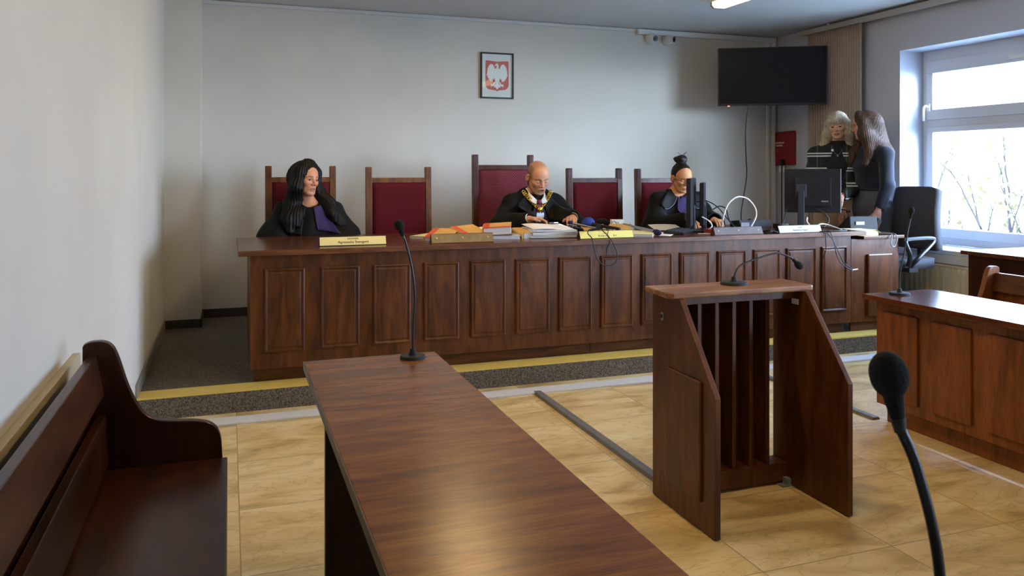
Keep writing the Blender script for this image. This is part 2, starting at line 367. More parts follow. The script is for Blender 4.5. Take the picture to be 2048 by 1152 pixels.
# skirtings
mb = MB(); mb.box(-.2, XR, YB-.012, YB, DZ, DZ+.068); struct(mb.build('baseboard_back', M['skirt'], origin=(0, 0, 0)))
mb = MB(); mb.box(XL, -.195, 6.338, 6.35, DZ, DZ+.062); mb.box(-.2, -.188, 6.338, YB-.012, DZ, DZ+.062); struct(mb.build('baseboard_pillar', M['skirt'], origin=(0, 0, 0)))
mb = MB(); mb.box(XL, XL+.01, 4.45, 6.338, DZ, DZ+.07); mb.box(XL, XL+.01, 3.0, 4.45, 0, .07); struct(mb.build('baseboard_left', M['skirtL'], origin=(0, 0, 0)))
mb = MB(); mb.box(XR-.012, XR, 4.45, YB-.012, DZ, DZ+.068); struct(mb.build('baseboard_right', M['skirt'], origin=(0, 0, 0)))
# ceiling cove strip and trunking on the back wall, vertical conduits in the corner, rail board on the left wall
mb = MB(); mb.box(-.2, 3.66, YB-.018, YB, ZC-.032, ZC-.006); struct(mb.build('trim_3', M['ceil'], origin=(0, 0, 0)))
mb = MB(); mb.box(3.66, 5.23, YB-.045, YB, ZC-.055, ZC-.008); mb.box(3.655, 3.665, YB-.05, YB, ZC-.06, ZC-.004); struct(mb.build('trim_4', M['white'], bevel=.003, origin=(0, 0, 0)))
mb = MB(); mb.box(5.13, 5.155, YB-.025, YB, DZ+.06, ZC-.055); mb.box(5.19, 5.225, YB-.03, YB, DZ+.06, ZC-.055); struct(mb.build('trim_5', M['white'], bevel=.003, origin=(0, 0, 0)))
mb = MB(); mb.box(XL, XL+.022, -1.5, 2.74, .668, .722); struct(mb.build('trim_6', plain('beige_rail_board', 'b5a98c', .5, noise=.05), bevel=.003, origin=(0, 0, 0)))

def window(n, y0, y1, full):
    t = struct(thing('window_%d' % n, None, None, (XR+.24, (y0+y1)/2, WZ0)))
    x0, x1 = XR+.235, XR+.305
    def fr(mb, a, b, c, d, wl, wr, wb, wt, xa=x0, xb=x1):
        mb.box(xa, xb, a, b, c, c+wb); mb.box(xa, xb, a, b, d-wt, d); mb.box(xa, xb, a, a+wl, c+wb, d-wt); mb.box(xa, xb, b-wr, b, c+wb, d-wt)
    mb = MB(); fr(mb, y0, y1, WZ0, WZ1, .05, .05, .06, .09, x0+.015)
    mb.box(x0+.015, x1, y0+.05, y1-.05, 1.64, 1.70)
    ym = y1-1.15
    mb.box(x0+.015, x1, ym-.03, ym+.03, WZ0+.06, 1.64); mb.box(x0+.015, x1, ym-.03, ym+.03, 1.70, WZ1-.09)
    mb.build('frame', M['pvc'], t, bevel=.004, world=True)
    for a, b in ((y0+.05, ym-.03), (ym+.03, y1-.05)):
        for c, d, wb, wt in ((WZ0+.06, 1.64, .075, .045), (1.70, WZ1-.09, .085, .10)):
            mb = MB(); fr(mb, a, b, c, d, .06, .06, wb, wt, x0, x1-.012); so = mb.build('sash', M['pvc'], t, bevel=.004, world=True)
            mb = MB(); mb.box(x0+.03, x0+.036, a+.06, b-.06, c+wb, d-wt); mb.build('pane', M['glass'], so, world=True)
    # handles on the jamb side of the sashes
    for hz in (1.80, 1.02):
        mb = MB(); mb.box(x0-.012, x0+.002, y1-.09, y1-.06, hz-.03, hz+.035)
        mb.tube(spline([(x0-.01, y1-.075, hz+.01), (x0-.045, y1-.072, hz+.012), (x0-.055, y1-.07, hz-.02), (x0-.055, y1-.07, hz-.11)], 5), .010, 8)
        mb.build('handle', M['white'], t, bevel=.002, world=True)
    if full:
        mb = MB(); mb.box(x0-.012, x0+.004, y1-1.75, y1-.80, 2.115, 2.145); mb.build('vent_strip', M['white'], t, bevel=.003, world=True)
    mb = MB(); mb.box(XR-.13, x0+.02, y0-.04, y1+.04 if not full else y1-.0, WZ0-.035, WZ0); mb.box(XR-.13, XR-.105, y0-.04, y1, WZ0-.105, WZ0-.034)
    mb.build('sill', M['sill'], t, bevel=.006, world=True)
    # daylight portal of this opening
    ld = bpy.data.lights.new('window_portal', 'AREA'); ld.shape = 'RECTANGLE'; ld.size = y1-y0; ld.size_y = WZ1-WZ0; ld.cycles.is_portal = True
    lo = bpy.data.objects.new('window_portal', ld); COL.objects.link(lo); lo.location = (XR+.36, (y0+y1)/2, (WZ0+WZ1)/2); lo.rotation_euler = (0, PI/2, 0); lo.rotation_euler = Euler((PI/2, 0, PI/2)).to_matrix().to_euler()
for i, (a, b) in enumerate(WIN): window(i+1, a, b, i == 0)

# ceiling lights: slim surface fluorescent fittings in rows
for k, (x, y) in enumerate([(3.65, 4.77), (1.40, 4.58), (3.65, 1.9), (1.40, 1.9)]):
    t = thing('ceiling_light', 'slim white fluorescent ceiling light just visible at the top edge of the picture' if k == 0 else ['', 'slim warm fluorescent ceiling light over the left half of the bench, above the picture edge', 'slim fluorescent ceiling light over the right table, above the picture edge', 'slim warm fluorescent ceiling light over the left table, above the picture edge'][k], 'ceiling light', (x, y, ZC-.07), 0, 'fluorescent ceiling lights')
    mb = MB(); mb.box(-.075, .075, -.62, .62, .045, .07); mb.build('housing', M['white'], t, bevel=.006)
    mb = MB(); mb.prism([(-.066, .046), (-.066, .02), (-.045, .002), (.045, .002), (.066, .02), (.066, .046)], 'y', -.6, .6); mb.build('diffuser', M['lamp'] if x < 3 else M['lampdim'], t, bevel=.004)
    for s in (-1, 1):
        mb = MB(); mb.prism([(-.07, .047), (-.07, .018), (-.047, -.002), (.047, -.002), (.07, .018), (.07, .047)], 'y', s*.6, s*.62); mb.build('end_cap', M['grey'], t, bevel=.003)

# ------------------------------------------------------- judges' bench (desk)
t = thing('judges_bench', 'long dark mahogany judges bench with raised panels standing on the carpeted dais', 'desk', (2.15, 4.56, DZ))
FX = [(.185, .398), (.486, .700), (.780, .995), (1.075, 1.286), (1.36, 1.578), (1.646, 1.866), (1.93, 2.152), (2.219, 2.443), (2.508, 2.733), (2.794, 3.016), (3.082, 3.304), (3.369, 3.583), (3.642, 3.889), (3.941, 4.160)]
mb = MB(); mb.box(.11, 4.205, 4.56, 4.585, .19, .816); mb.box(.11, .135, 4.585, 5.36, .19, .816); mb.box(4.18, 4.205, 4.585, 5.36, .19, .816); mb.box(2.1, 2.125, 4.585, 5.3, .19, .816)
mb.build('body', M['woodz'], t, bevel=.002, world=True)
for a, b in FX:
    mb = MB()
    z0, z1, y = .283, .74, 4.56
    # picture-frame moulding with a flat raised field
    for (i, dy, z) in ((0, 0, 0),): pass
    def ring(o0, o1, d0, d1):
        A = [(a+o0, z0+o0), (b-o0, z0+o0), (b-o0, z1-o0), (a+o0, z1-o0)]; B = [(a+o1, z0+o1), (b-o1, z0+o1), (b-o1, z1-o1), (a+o1, z1-o1)]
        vs = [(p[0], y-d0, p[1]) for p in A] + [(p[0], y-d1, p[1]) for p in B]
        mb.add(vs, [(i, (i+1) % 4, 4+(i+1) % 4, 4+i) for i in range(4)])
    ring(0, 0, -.001, .012); ring(0, .008, .012, .016); ring(.008, .016, .016, .007); ring(.016, .02, .007, .007); ring(.02, .028, .007, .011)
    mb.add([(a+.028, y-.011, z0+.028), (b-.028, y-.011, z0+.028), (b-.028, y-.011, z1-.028), (a+.028, y-.011, z1-.028)], [(0, 1, 2, 3)])
    mb.build('raised_panel', M['woodz'], t, world=True, merge=True)
mb = MB(); mb.box(.13, 2.168, 4.608, 4.63, DZ, .192); mb.box(2.171, 4.185, 4.608, 4.63, DZ, .192); mb.box(.13, .15, 4.63, 5.33, DZ, .192)
mb.build('plinth', M['woodx'], t, bevel=.0015, world=True)
mb = MB(); mb.box(.05, 4.285, 4.50, 5.42, .817, .847); mb.build('worktop', [M['topx']], t, bevel=.003, world=True)
mb = MB(); mb.box(.049, 4.286, 4.4965, 4.5005, .818, .845); mb.box(.0465, .0505, 4.4965, 5.42, .818, .845); mb.build('edge_band', M['edge'], t, bevel=.001, world=True)

t = thing('side_cabinet', 'lower dark mahogany side unit with one raised panel at the right end of the bench', 'cabinet', (4.44, 4.56, DZ))
mb = MB(); mb.box(4.208, 4.645, 4.56, 4.585, .19, .785); mb.box(4.208, 4.228, 4.585, 5.12, .19, .785); mb.build('body', M['woodz'], t, bevel=.002, world=True)
mb = MB(); mb.box(4.232, 4.645, 4.59, 4.61, DZ, .192); mb.build('plinth', M['woodx'], t, bevel=.002, world=True)
mb = MB(); mb.box(4.345, 4.57, 4.538, 4.561, .226, .676); mb.build('raised_panel', M['woodz'], t, bevel=.009, world=True)
mb = MB(); mb.box(4.29, 4.665, 4.525, 5.16, .785, .808); mb.build('worktop', M['topx'], t, bevel=.003, world=True)

# --------------------------------------------------------------- tables
TZ = .69
t = thing('counsel_table', 'long narrow polished brown table in the left foreground, running towards the bench', 'table', (.42, 1.15, 0))
mb = MB(); mb.box(.218, .632, -.25, 2.53, TZ-.026, TZ); mb.build('tabletop', M['tabletop'], t, bevel=.002, world=True)
mb = MB(); mb.box(.2155, .2185, -.25, 2.53, TZ-.025, TZ-.001); mb.build('edge_band', M['edgey'], t, bevel=.0008, world=True)
for y in (1.255, -.1):
    pass
mb = MB(); mb.box(.268, .60, 2.40, 2.425, 0, TZ-.026); mb.build('end_panel', M['woodd'], t, bevel=.002, world=True)
mb = MB(); mb.box(.268, .60, -.15, -.125, 0, TZ-.026); mb.build('end_panel', M['woodd'], t, bevel=.002, world=True)
mb = MB(); mb.box(.575, .60, -.125, 2.40, .08, TZ-.026); mb.build('front_panel', M['woodd'], t, bevel=.002, world=True)

RZ = .65
t = thing('counsel_table', 'red-brown panelled table on the right with daylight reflected in its glossy top', 'table', (3.28, 1.6, 0))
mb = MB(); mb.box(3.055, 3.51, -.2, 3.235, RZ-.026, RZ); mb.build('tabletop', wood('right_table_top_veneer', '4a2412', '663419', '7a4422', axis='y', rough=.13, bump=.01, spec=.5), t, bevel=.003, world=True)
mb = MB(); mb.box(3.12, 3.145, -.15, 3.205, .095, RZ-.026); mb.box(3.145, 3.46, 3.18, 3.205, .095, RZ-.026); mb.build('body', M['woodr'], t, bevel=.002, world=True)
for k in range(11):
    y1 = 3.155 - k*.293; mb = MB(); mb.box(3.107, 3.121, y1-.215, y1, .14, .572); mb.build('raised_panel', M['woodr'], t, bevel=.008, world=True)
mb = MB(); mb.box(3.165, 3.185, -.12, 3.18, 0, .096); mb.box(3.185, 3.44, 3.16, 3.18, 0, .096); mb.build('plinth', M['woodr'], t, bevel=.002, world=True)

# --------------------------------------------------------------- pews
def pew(name, label, loc, sx, y0, y1, hs=1., wd='woodd', wy='wooddy'):
    """far end panel at local y=y1; wall side at x=0, seat runs to x=.38 (sx flips)"""
    t = thing(name, label, 'pew', loc)
    f = lambda x: x*sx
    prof = [(0, .30), (.0, .782)] + [(q.x, q.y) for q in spline([(.003, .790), (.02, .796), (.05, .796), (.075, .782), (.092, .745), (.118, .66), (.15, .592), (.185, .563), (.23, .553), (.30, .545), (.342, .530), (.364, .495), (.370, .43)], 5)] + [(.370, 0), (.30, 0), (.285, .12), (.12, .12), (.10, 0), (.02, 0)]
    for y in (y0, y1):
        mb = MB(); mb.prism([(f(x), z*hs) for x, z in prof], 'y', y-.03, y); mb.build('end_panel', M[wd], t, bevel=.005)
    ya, yb = y0, y1-.03
    mb = MB(); mb.box(*sorted((f(.05), f(.384))), ya, yb, .405*hs, .432*hs); mb.build('seat', M[wy], t, bevel=.005)
    def board(xb, zb, xt, zt, th):
        pts = [(f(xb), zb*hs), (f(xt), zt*hs), (f(xt-th), zt*hs), (f(xb-th), zb*hs)]
        mb = MB(); mb.prism(pts, 'y', ya, yb); mb.build('backrest_board', M[wy], t, bevel=.003)
    board(.056, .645, .036, .757, .024); board(.068, .45, .06, .59, .024)
    mb = MB(); mb.box(*sorted((f(.012), f(.026))), ya, yb, .40*hs, .70*hs); mb.build('backing_board', M[wd], t, bevel=.002)
    mb = MB(); mb.box(*sorted((f(.345), f(.365))), ya, yb, .33*hs, .406*hs); mb.build('apron', M[wy], t, bevel=.003)
    return t
pew('wooden_pew', 'dark stained wooden pew with curved end panel along the left wall in the foreground', (-.388, 0, 0), 1, -1.2, 2.535)
pew('wooden_pew', 'wooden pew with a rounded end post behind the right table', (4.13, 0, 0), -1, -.2, 3.36, .925, 'woodr', 'woody')

t = thing('rear_desk', 'dark desk with overhanging top by the radiator at the right edge', 'desk', (4.8, 2.9, 0))
mb = MB(); mb.box(4.50, 5.08, 1.2, 3.91, .735, .76); mb.build('worktop', M['topx'], t, bevel=.003, world=True)
mb = MB(); mb.box(4.535, 4.56, 1.25, 3.88, .0, .735); mb.box(4.56, 5.05, 3.855, 3.88, 0, .735); mb.build('body', M['woodd'], t, bevel=.002, world=True)
mb = MB(); mb.box(4.46, 4.536, 3.60, 3.72, .62, .632); mb.build('ledge', M['edge'], t, bevel=.002, world=True)

# --------------------------------------------------------------- lectern
t = thing('lectern', 'open-fronted wooden lectern with slanted sides and upright slats standing on the tiles', 'lectern', (1.87, 2.56, 0))
def side(xa, xb): 
    mb = MB(); mb.prism([(2.345, 0.004), (2.345, .492), (2.572, .80), (2.775, .80), (2.775, .004)], 'x', xa, xb); mb.build('side_panel', M['lect'], t, bevel=.002, world=True)
side(1.578, 1.6); side(2.15, 2.172)
mb = MB(); mb.box(1.565, 1.5785, 2.423, 2.662, .105, .532); mb.build('raised_panel', M['lect'], t, bevel=.007, world=True)
mb = MB(); mb.box(1.6, 2.15, 2.688, 2.775, .012, .087); mb.build('bottom_rail', M['lect'], t, bevel=.002, world=True)
mb = MB(); mb.box(1.6, 2.126, 2.772, 2.784, .02, .80); mb.build('back_panel', M['lect'], t, bevel=.001, world=True)
mb = MB(); mb.box(1.6, 2.15, 2.64, 2.66, .765, .80); mb.build('top_rail', M['lect'], t, bevel=.002, world=True)
for x in (1.66, 1.74, 1.82, 1.90, 1.98, 2.06):
    mb = MB(); mb.box(x-.009, x+.009, 2.692, 2.77, .086, .80); mb.build('slat', M['lect'], t, bevel=.002, world=True)
mb = MB(); mb.prism([(1.556, 2.80), (1.541, 2.60), (1.56, 2.586), (2.19, 2.588), (2.207, 2.60), (2.212, 2.80)], 'z', .80, .822); mb.build('top', M['lecttop'], t, bevel=.006, world=True)
mb = MB(); mb.box(1.5745, 1.5785, 2.69, 2.708, .702, .732); mb.build('socket_plate', M['steel'], t, bevel=.001, world=True)
mb = MB(); mb.prism([(2.699+.006*math.cos(a*PI/8), .717+.008*math.sin(a*PI/8)) for a in range(16)], 'x', 1.572, 1.5755); mb.build('socket', M['black'], t, world=True)
mb = MB(); mb.box(2.1475, 2.1505, 2.615, 2.655, .742, .764); mb.build('sticker', M['paper'], t, world=True)
mb = MB(); mb.box(2.13, 2.15, 2.66, 2.688, .0, .03); mb.box(2.105, 2.15, 2.655, 2.688, 0, .006); mb.build('corner_bracket', M['grey'], t, bevel=.001, world=True)

mb = MB(); mb.prism([(1.64, 0), (1.65, .014), (1.69, .014), (1.70, 0)], 'y', 2.79, 4.262); tag(mb.build('cable_cover', M['grey_rub'], bevel=.004), 'grey floor cable cover running from the white strip to the lectern', 'cable cover')
mb = MB(); mb.prism([(3.105, 0), (3.115, .014), (3.15, .014), (3.16, 0)], 'y', 3.22, 4.262); tag(mb.build('cable_cover', M['grey_rub'], bevel=.004), 'grey floor cable cover running to the far end of the right table', 'cable cover')

# --------------------------------------------------------------- tall chairs
def tall_chair(label, x, y, h, wood_, fab, wd=.49, group='high-backed court chairs behind the bench'):
    t = thing('high_back_chair', label, 'chair', (x, y, DZ), 0, group)
    hw = wd/2
    for s in (-1, 1):
        mb = MB(); a, b = sorted((s*hw, s*(hw-.044)))
        mb.prism([(-.02, 0), (.025, 0), (.025, .45), (.045, h-.015), (.04, h), (.005, h), (0, h-.015), (-.02, .45)], 'x', a, b)
        for q in (.011, .022, .033): mb.prism([(-.006, h-.09), (.0005, h-.09), (.0035, h-.004), (-.003, h-.004)], 'x', a+q-.003, a+q+.003)
        mb.build('post', wood_, t, bevel=.003)
        mb = MB(); mb.box(*sorted((s*(hw-.01), s*(hw-.055))), -.44, -.395, 0, .44); mb.build('leg', wood_, t, bevel=.003)
        mb = MB(); mb.box(*sorted((s*(hw+.005), s*(hw-.05))), -.43, .0, .62, .65); mb.box(*sorted((s*(hw-.01), s*(hw-.04))), -.42, -.385, .44, .62); mb.build('armrest', wood_, t, bevel=.004)
    mb = MB(); mb.prism([(.0, h-.118), (.03, h-.118), (.034, h-.08), (.004, h-.08)], 'x', -hw+.044, hw-.044); mb.build('top_rail', wood_, t, bevel=.003)
    mb = MB()
    def pad(u, v):
        px = (u-.5)*(wd-.092); z = .46+v*(h-.118-.46)
        e = min(1, min(u, 1-u)/.06)*min(1, min(v, 1-v)/.04); e = math.sin(e*PI/2)
        return (px, -.012-.02*e+ (z-.45)*.03, z)
    mb.grid(pad, 26, 30)
    b2 = MB(); mb.add([(-hw+.046, .012, .46), (hw-.046, .012, .46), (hw-.046, .03, h-.118), (-hw+.046, .03, h-.118)], [(0, 1, 2, 3)])
    mb.build('back_pad', fab, t, smooth=True)
    mb = MB(); mb.box(-hw+.01, hw-.01, -.44, -.02, .40, .44); mb.build('seat_frame', wood_, t, bevel=.004)
    mb = MB(); mb.box(-hw+.02, hw-.02, -.43, -.025, .44, .49); mb.build('seat', fab, t, bevel=.018, seg=3)
    return t
tall_chair('oak-framed maroon high-backed chair behind the long-haired woman at the left end', .485, 5.85, 1.198, M['chairw'], M['maroon'])
tall_chair('empty oak-framed maroon high-backed chair between the long-haired woman and the judge', 1.192, 5.85, 1.192, M['chairw'], M['maroon'])
tall_chair('tallest maroon chair with dotted upholstery behind the bald judge with the chain', 2.015, 5.85, 1.288, M['chaird'], M['maroondot'], .50)
tall_chair('empty dark-framed maroon high-backed chair between the judge and the woman with a bun', 2.80, 5.85, 1.184, M['chaird'], M['maroon'])
tall_chair('dark-framed maroon high-backed chair behind the woman with a hair bun', 3.43, 5.85, 1.18, M['chaird'], M['maroon'], .51)
# ------------------------------------------------ organic surfaces: smooth blends on a grid, then surface nets
def axis_pts(lo, hi, h, fine=None, hf=None):
    """coordinates from lo to hi with step h, finer inside the ranges in fine"""
    out = [lo]
    while out[-1] < hi:
        st = h
        for a, b in (fine or []):
            if a <= out[-1] < b: st = hf
        out.append(out[-1]+st)
    return np.array(out, np.float32)
class Field:
    def __init__(s, lo, hi, h, fine=None, hf=.0026):
        fine = fine or [[], [], []]
        s.ax = [axis_pts(lo[i], hi[i], h, fine[i], hf) for i in range(3)]
        s.F = np.full([len(a) for a in s.ax], 1.0, np.float32)
    def block(s, lo, hi):
        sl = []
        for i in range(3):
            a = int(np.searchsorted(s.ax[i], lo[i])); b = int(np.searchsorted(s.ax[i], hi[i]))
            if b <= a: return None
            sl.append(slice(a, b))
        X, Y, Z = np.meshgrid(s.ax[0][sl[0]], s.ax[1][sl[1]], s.ax[2][sl[2]], indexing='ij')
        return tuple(sl), X, Y, Z
    def comb(s, sl, d, k, op):
        f = s.F[sl]
        if op == '+':
            if k <= 0: g = np.minimum(f, d)
            else:
                h = np.maximum(k-np.abs(f-d), 0)/k; g = np.minimum(f, d) - h*h*k*.25
        else:
            if k <= 0: g = np.maximum(f, -d)
            else:
                h = np.maximum(k-np.abs(f+d), 0)/k; g = np.maximum(f, -d) + h*h*k*.25
        s.F[sl] = g
    def cone(s, a, b, ra, rb, k=.01, op='+', flat=None):
        """capsule with a radius at each end; flat=(dir,factor) squashes it along dir"""
        a = np.array(a, float); b = np.array(b, float); R = max(ra, rb)+k+.02
        bl = s.block(np.minimum(a, b)-R, np.maximum(a, b)+R)
        if bl is None: return s
        sl, X, Y, Z = bl; px, py, pz = X-a[0], Y-a[1], Z-a[2]; ba = b-a
        q = (px*ba[0]+py*ba[1]+pz*ba[2])/max(float(ba@ba), 1e-9); h = np.clip(q, 0, 1)
        dx, dy, dz = px-ba[0]*h, py-ba[1]*h, pz-ba[2]*h; sc = 1.
        if flat is not None:
            n = np.array(flat[0], float); n /= np.linalg.norm(n); t = (dx*n[0]+dy*n[1]+dz*n[2])*(1/flat[1]-1); dx = dx+n[0]*t; dy = dy+n[1]*t; dz = dz+n[2]*t; sc = min(1., flat[1])
        s.comb(sl, (np.sqrt(dx*dx+dy*dy+dz*dz)-(ra+(rb-ra)*h))*(1 if sc == 1 else (.5+.5*sc)), k, op); return s
    def chain(s, pts, rs, k=.01, op='+', flat=None):
        for i in range(len(pts)-1): s.cone(pts[i], pts[i+1], rs[i], rs[i+1], k, op, flat)
        return s
    def ell(s, c, r, k=.01, op='+', R=None):
        c = np.array(c, float); m = max(r)+k+.02; bl = s.block(c-m, c+m)
        if bl is None: return s
        sl, X, Y, Z = bl; x, y, z = X-c[0], Y-c[1], Z-c[2]
        if R is not None: x, y, z = (R[0][0]*x+R[1][0]*y+R[2][0]*z, R[0][1]*x+R[1][1]*y+R[2][1]*z, R[0][2]*x+R[1][2]*y+R[2][2]*z)
        k0 = np.sqrt((x/r[0])**2+(y/r[1])**2+(z/r[2])**2); k1 = np.sqrt((x/r[0]**2)**2+(y/r[1]**2)**2+(z/r[2]**2)**2)
        s.comb(sl, k0*(k0-1)/np.maximum(k1, 1e-6), k, op); return s
    def disp(s, fn, lo=None, hi=None):
        lo = lo if lo is not None else [a[0]-1 for a in s.ax]; hi = hi if hi is not None else [a[-1]+1 for a in s.ax]
        sl, X, Y, Z = s.block(lo, hi); s.F[sl] += fn(X, Y, Z).astype(np.float32); return s
    def cut(s, fn):
        """remove where fn < 0"""
        X, Y, Z = np.meshgrid(*s.ax, indexing='ij'); s.F = np.maximum(s.F, -fn(X, Y, Z)).astype(np.float32); return s
    def mesh(s, name):
        F = s.F; F[[0, -1]] = 1; F[:, [0, -1]] = 1; F[:, :, [0, -1]] = 1
        ins = F < 0; n = F.shape; cs = np.zeros([v-1 for v in n], np.int8)
        for i in (0, 1):
            for j in (0, 1):
                for k in (0, 1): cs += ins[i:n[0]-1+i, j:n[1]-1+j, k:n[2]-1+k]
        cell = np.argwhere((cs > 0) & (cs < 8)); idx = np.full(cs.shape, -1, np.int32); idx[tuple(cell.T)] = np.arange(len(cell))
        acc = np.zeros((len(cell), 3)); cnt = np.zeros(len(cell)); C = [(i, j, k) for i in (0, 1) for j in (0, 1) for k in (0, 1)]
        for a in C:
            for ax in range(3):
                if a[ax]: continue
                b = list(a); b[ax] = 1
                ia = [cell[:, q]+a[q] for q in range(3)]; ib = [cell[:, q]+b[q] for q in range(3)]
                fa = F[ia[0], ia[1], ia[2]]; fb = F[ib[0], ib[1], ib[2]]; m = (fa < 0) != (fb < 0)
                t = np.where(m, fa/np.where(m, fa-fb, 1), 0)
                p = np.stack([s.ax[q][ia[q]]+(s.ax[q][ib[q]]-s.ax[q][ia[q]])*(t if q == ax else 0) for q in range(3)], 1)
                acc[m] += p[m]; cnt[m] += 1
        V = acc/cnt[:, None]; Q = []
        for ax in range(3):
            A = [slice(None)]*3; B = [slice(None)]*3; A[ax] = slice(0, -1); B[ax] = slice(1, None)
            e = np.argwhere(ins[tuple(A)] != ins[tuple(B)]); o = [q for q in range(3) if q != ax]
            e = e[(e[:, o[0]] > 0) & (e[:, o[1]] > 0) & (e[:, o[0]] < n[o[0]]-1) & (e[:, o[1]] < n[o[1]]-1)]
            def g(d0, d1):
                c = e.copy(); c[:, o[0]] -= d0; c[:, o[1]] -= d1; return idx[c[:, 0], c[:, 1], c[:, 2]]
            q = np.stack([g(1, 1), g(0, 1), g(0, 0), g(1, 0)], 1); sgn = ins[e[:, 0], e[:, 1], e[:, 2]]
            if ax == 1: sgn = ~sgn
            q[~sgn] = q[~sgn][:, ::-1]; Q.append(q)
        Q = np.concatenate(Q); Q = Q[(Q >= 0).all(1)]
        lab = np.arange(len(V))                       # keep the main piece, drop crumbs left by the cuts
        while True:
            m = lab[Q].min(1); new = lab.copy()
            for c in range(4): np.minimum.at(new, Q[:, c], m)
            new = new[new]
            if (new == lab).all(): break
            lab = new
        big = np.bincount(lab, minlength=len(V)); ok = big[lab] > .04*len(V)
        Q = Q[ok[Q[:, 0]]]; ren = np.cumsum(ok)-1; V = V[ok]; Q = ren[Q]
        me = bpy.data.meshes.new(name); me.vertices.add(len(V)); me.vertices.foreach_set('co', V.astype(np.float32).ravel())
        me.loops.add(len(Q)*4); me.loops.foreach_set('vertex_index', Q.astype(np.int32).ravel())
        me.polygons.add(len(Q)); me.polygons.foreach_set('loop_start', np.arange(0, len(Q)*4, 4, dtype=np.int32))
        me.polygons.foreach_set('use_smooth', np.ones(len(Q), bool)); me.update(); me.validate()
        return me, V
def obj(name, me, mat_, parent=None):
    me.materials.append(mat_); o = bpy.data.objects.new(name, me); COL.objects.link(o)
    if parent is not None: o.parent = parent
    return o
def vcol_mat(name, rough=.5, sss=.0, bump=0):
    m, nt, b = new_mat(name); a = N(nt, 'ShaderNodeVertexColor'); a.layer_name = 'tint'; nt.links.new(a.outputs['Color'], b.inputs['Base Color'])
    b.inputs['Roughness'].default_value = rough; b.inputs['Specular IOR Level'].default_value = .35
    if sss: b.inputs['Subsurface Weight'].default_value = sss; b.inputs['Subsurface Radius'].default_value = (.008, .003, .002); b.inputs['Subsurface Scale'].default_value = 1.
    return m
M['skin'] = vcol_mat('skin', .48)
def cloth(name, col, rough=.85, sheen=.1, amp=.0, sc=60): return plain(name, col, rough, noise=.12, nscale=sc, sheen=sheen, bump=.15)
M['robe'] = plain('black_robe_cloth', '0b0b0a', .78, noise=.2, nscale=12, sheen=.04, spec=.22)
M['robetrim'] = plain('black_collar_cloth', '111110', .7, sheen=.05, spec=.25); M['violet'] = plain('violet_pleated_cloth', '301c56', .7, sheen=.1, noise=.08, nscale=90)
M['piping'] = plain('violet_piping', '8b86a0', .6)

def rot(yaw=0, pitch=0, roll=0):
    """head turn: yaw to the person's left (+), pitch down (+), roll to the right shoulder (+); degrees"""
    return np.array((Matrix.Rotation(math.radians(yaw), 3, 'Z') @ Matrix.Rotation(-math.radians(pitch), 3, 'X') @ Matrix.Rotation(math.radians(roll), 3, 'Y')))
class Head:
    def __init__(s, c, R, sc=1., female=False): s.c = np.array(c, float); s.R = R; s.s = sc; s.f = female
    def P(s, x, y, z): return s.c + s.R @ (np.array((x, y, z))*s.s)
    def inv(s, V): return ((V-s.c) @ s.R)/s.s
    def ell(s, F, c, r, k=.012, op='+', R2=None): F.ell(s.P(*c), [v*s.s for v in r], k*s.s, op, s.R if R2 is None else s.R @ R2)
    def cone(s, F, a, b, ra, rb, k=.008, op='+'): F.cone(s.P(*a), s.P(*b), ra*s.s, rb*s.s, k*s.s, op)
def build_head(F, H, neck, mouth_open=0., lids=0.):
    w = .95 if H.f else 1.
    H.ell(F, (0, -.014, .034), (.0735, .094, .083), .01)
    H.ell(F, (0, .036, .03), (.060, .052, .062), .03)
    H.ell(F, (0, .026, -.036), (.058*w, .062, .078), .03)
    H.ell(F, (0, .030, -.070), (.047*w, .052, .044), .02)
    for x in (-1, 1):
        H.cone(F, (x*.052*w, -.004, -.045), (x*.024, .064, -.093), .012, .013 if not H.f else .011, .022)
        H.ell(F, (x*.040, .058, -.022), (.021, .022, .019), .02)
        H.cone(F, (x*.012, .085, .0195), (x*.045, .066, .019), .0085 if not H.f else .0065, .007, .012)
    H.ell(F, (0, .070, -.099), (.017, .016, .013), .018)
    for x in (-1, 1): H.ell(F, (x*.0315, .094, -.001), (.017, .014, .0115), .012, '-')
    for x in (-1, 1): H.ell(F, (x*.0315, .0725, -.002), (.0135, .0135, .012), .004)
    H.cone(F, (0, .083, .012), (0, .103, -.028), .0075, .0085, .010)
    H.ell(F, (0, .104, -.031), (.0105, .0105, .0095), .006)
    for x in (-1, 1): H.ell(F, (x*.0115, .094, -.034), (.0075, .0095, .007), .005)
    # mouth
    H.ell(F, (0, .070, -.064), (.030, .021, .020), .014)
    H.cone(F, (-.016, .086, -.0615), (.016, .086, -.0615), .0055, .0055, .006)
    H.cone(F, (-.013, .085, -.0725), (.013, .085, -.0725), .0063, .0063, .006)
    if mouth_open: H.ell(F, (0, .092, -.068), (.017, .016, .0035+mouth_open), .003, '-')
    else: H.cone(F, (-.021, .092, -.0668), (.021, .092, -.0668), .0016, .0016, .003, '-')
    # ears
    for x in (-1, 1):
        e = np.array(Matrix.Rotation(x*.35, 3, 'Z') @ Matrix.Rotation(-.15, 3, 'X'))
        H.ell(F, (x*.078, -.012, -.006), (.0085, .020, .031), .006, '+', e); H.ell(F, (x*.085, -.007, -.004), (.006, .011, .018), .004, '-', e)
    F.cone(H.P(0, -.022, -.06), neck, .050*H.s*w, .056*w, .025)
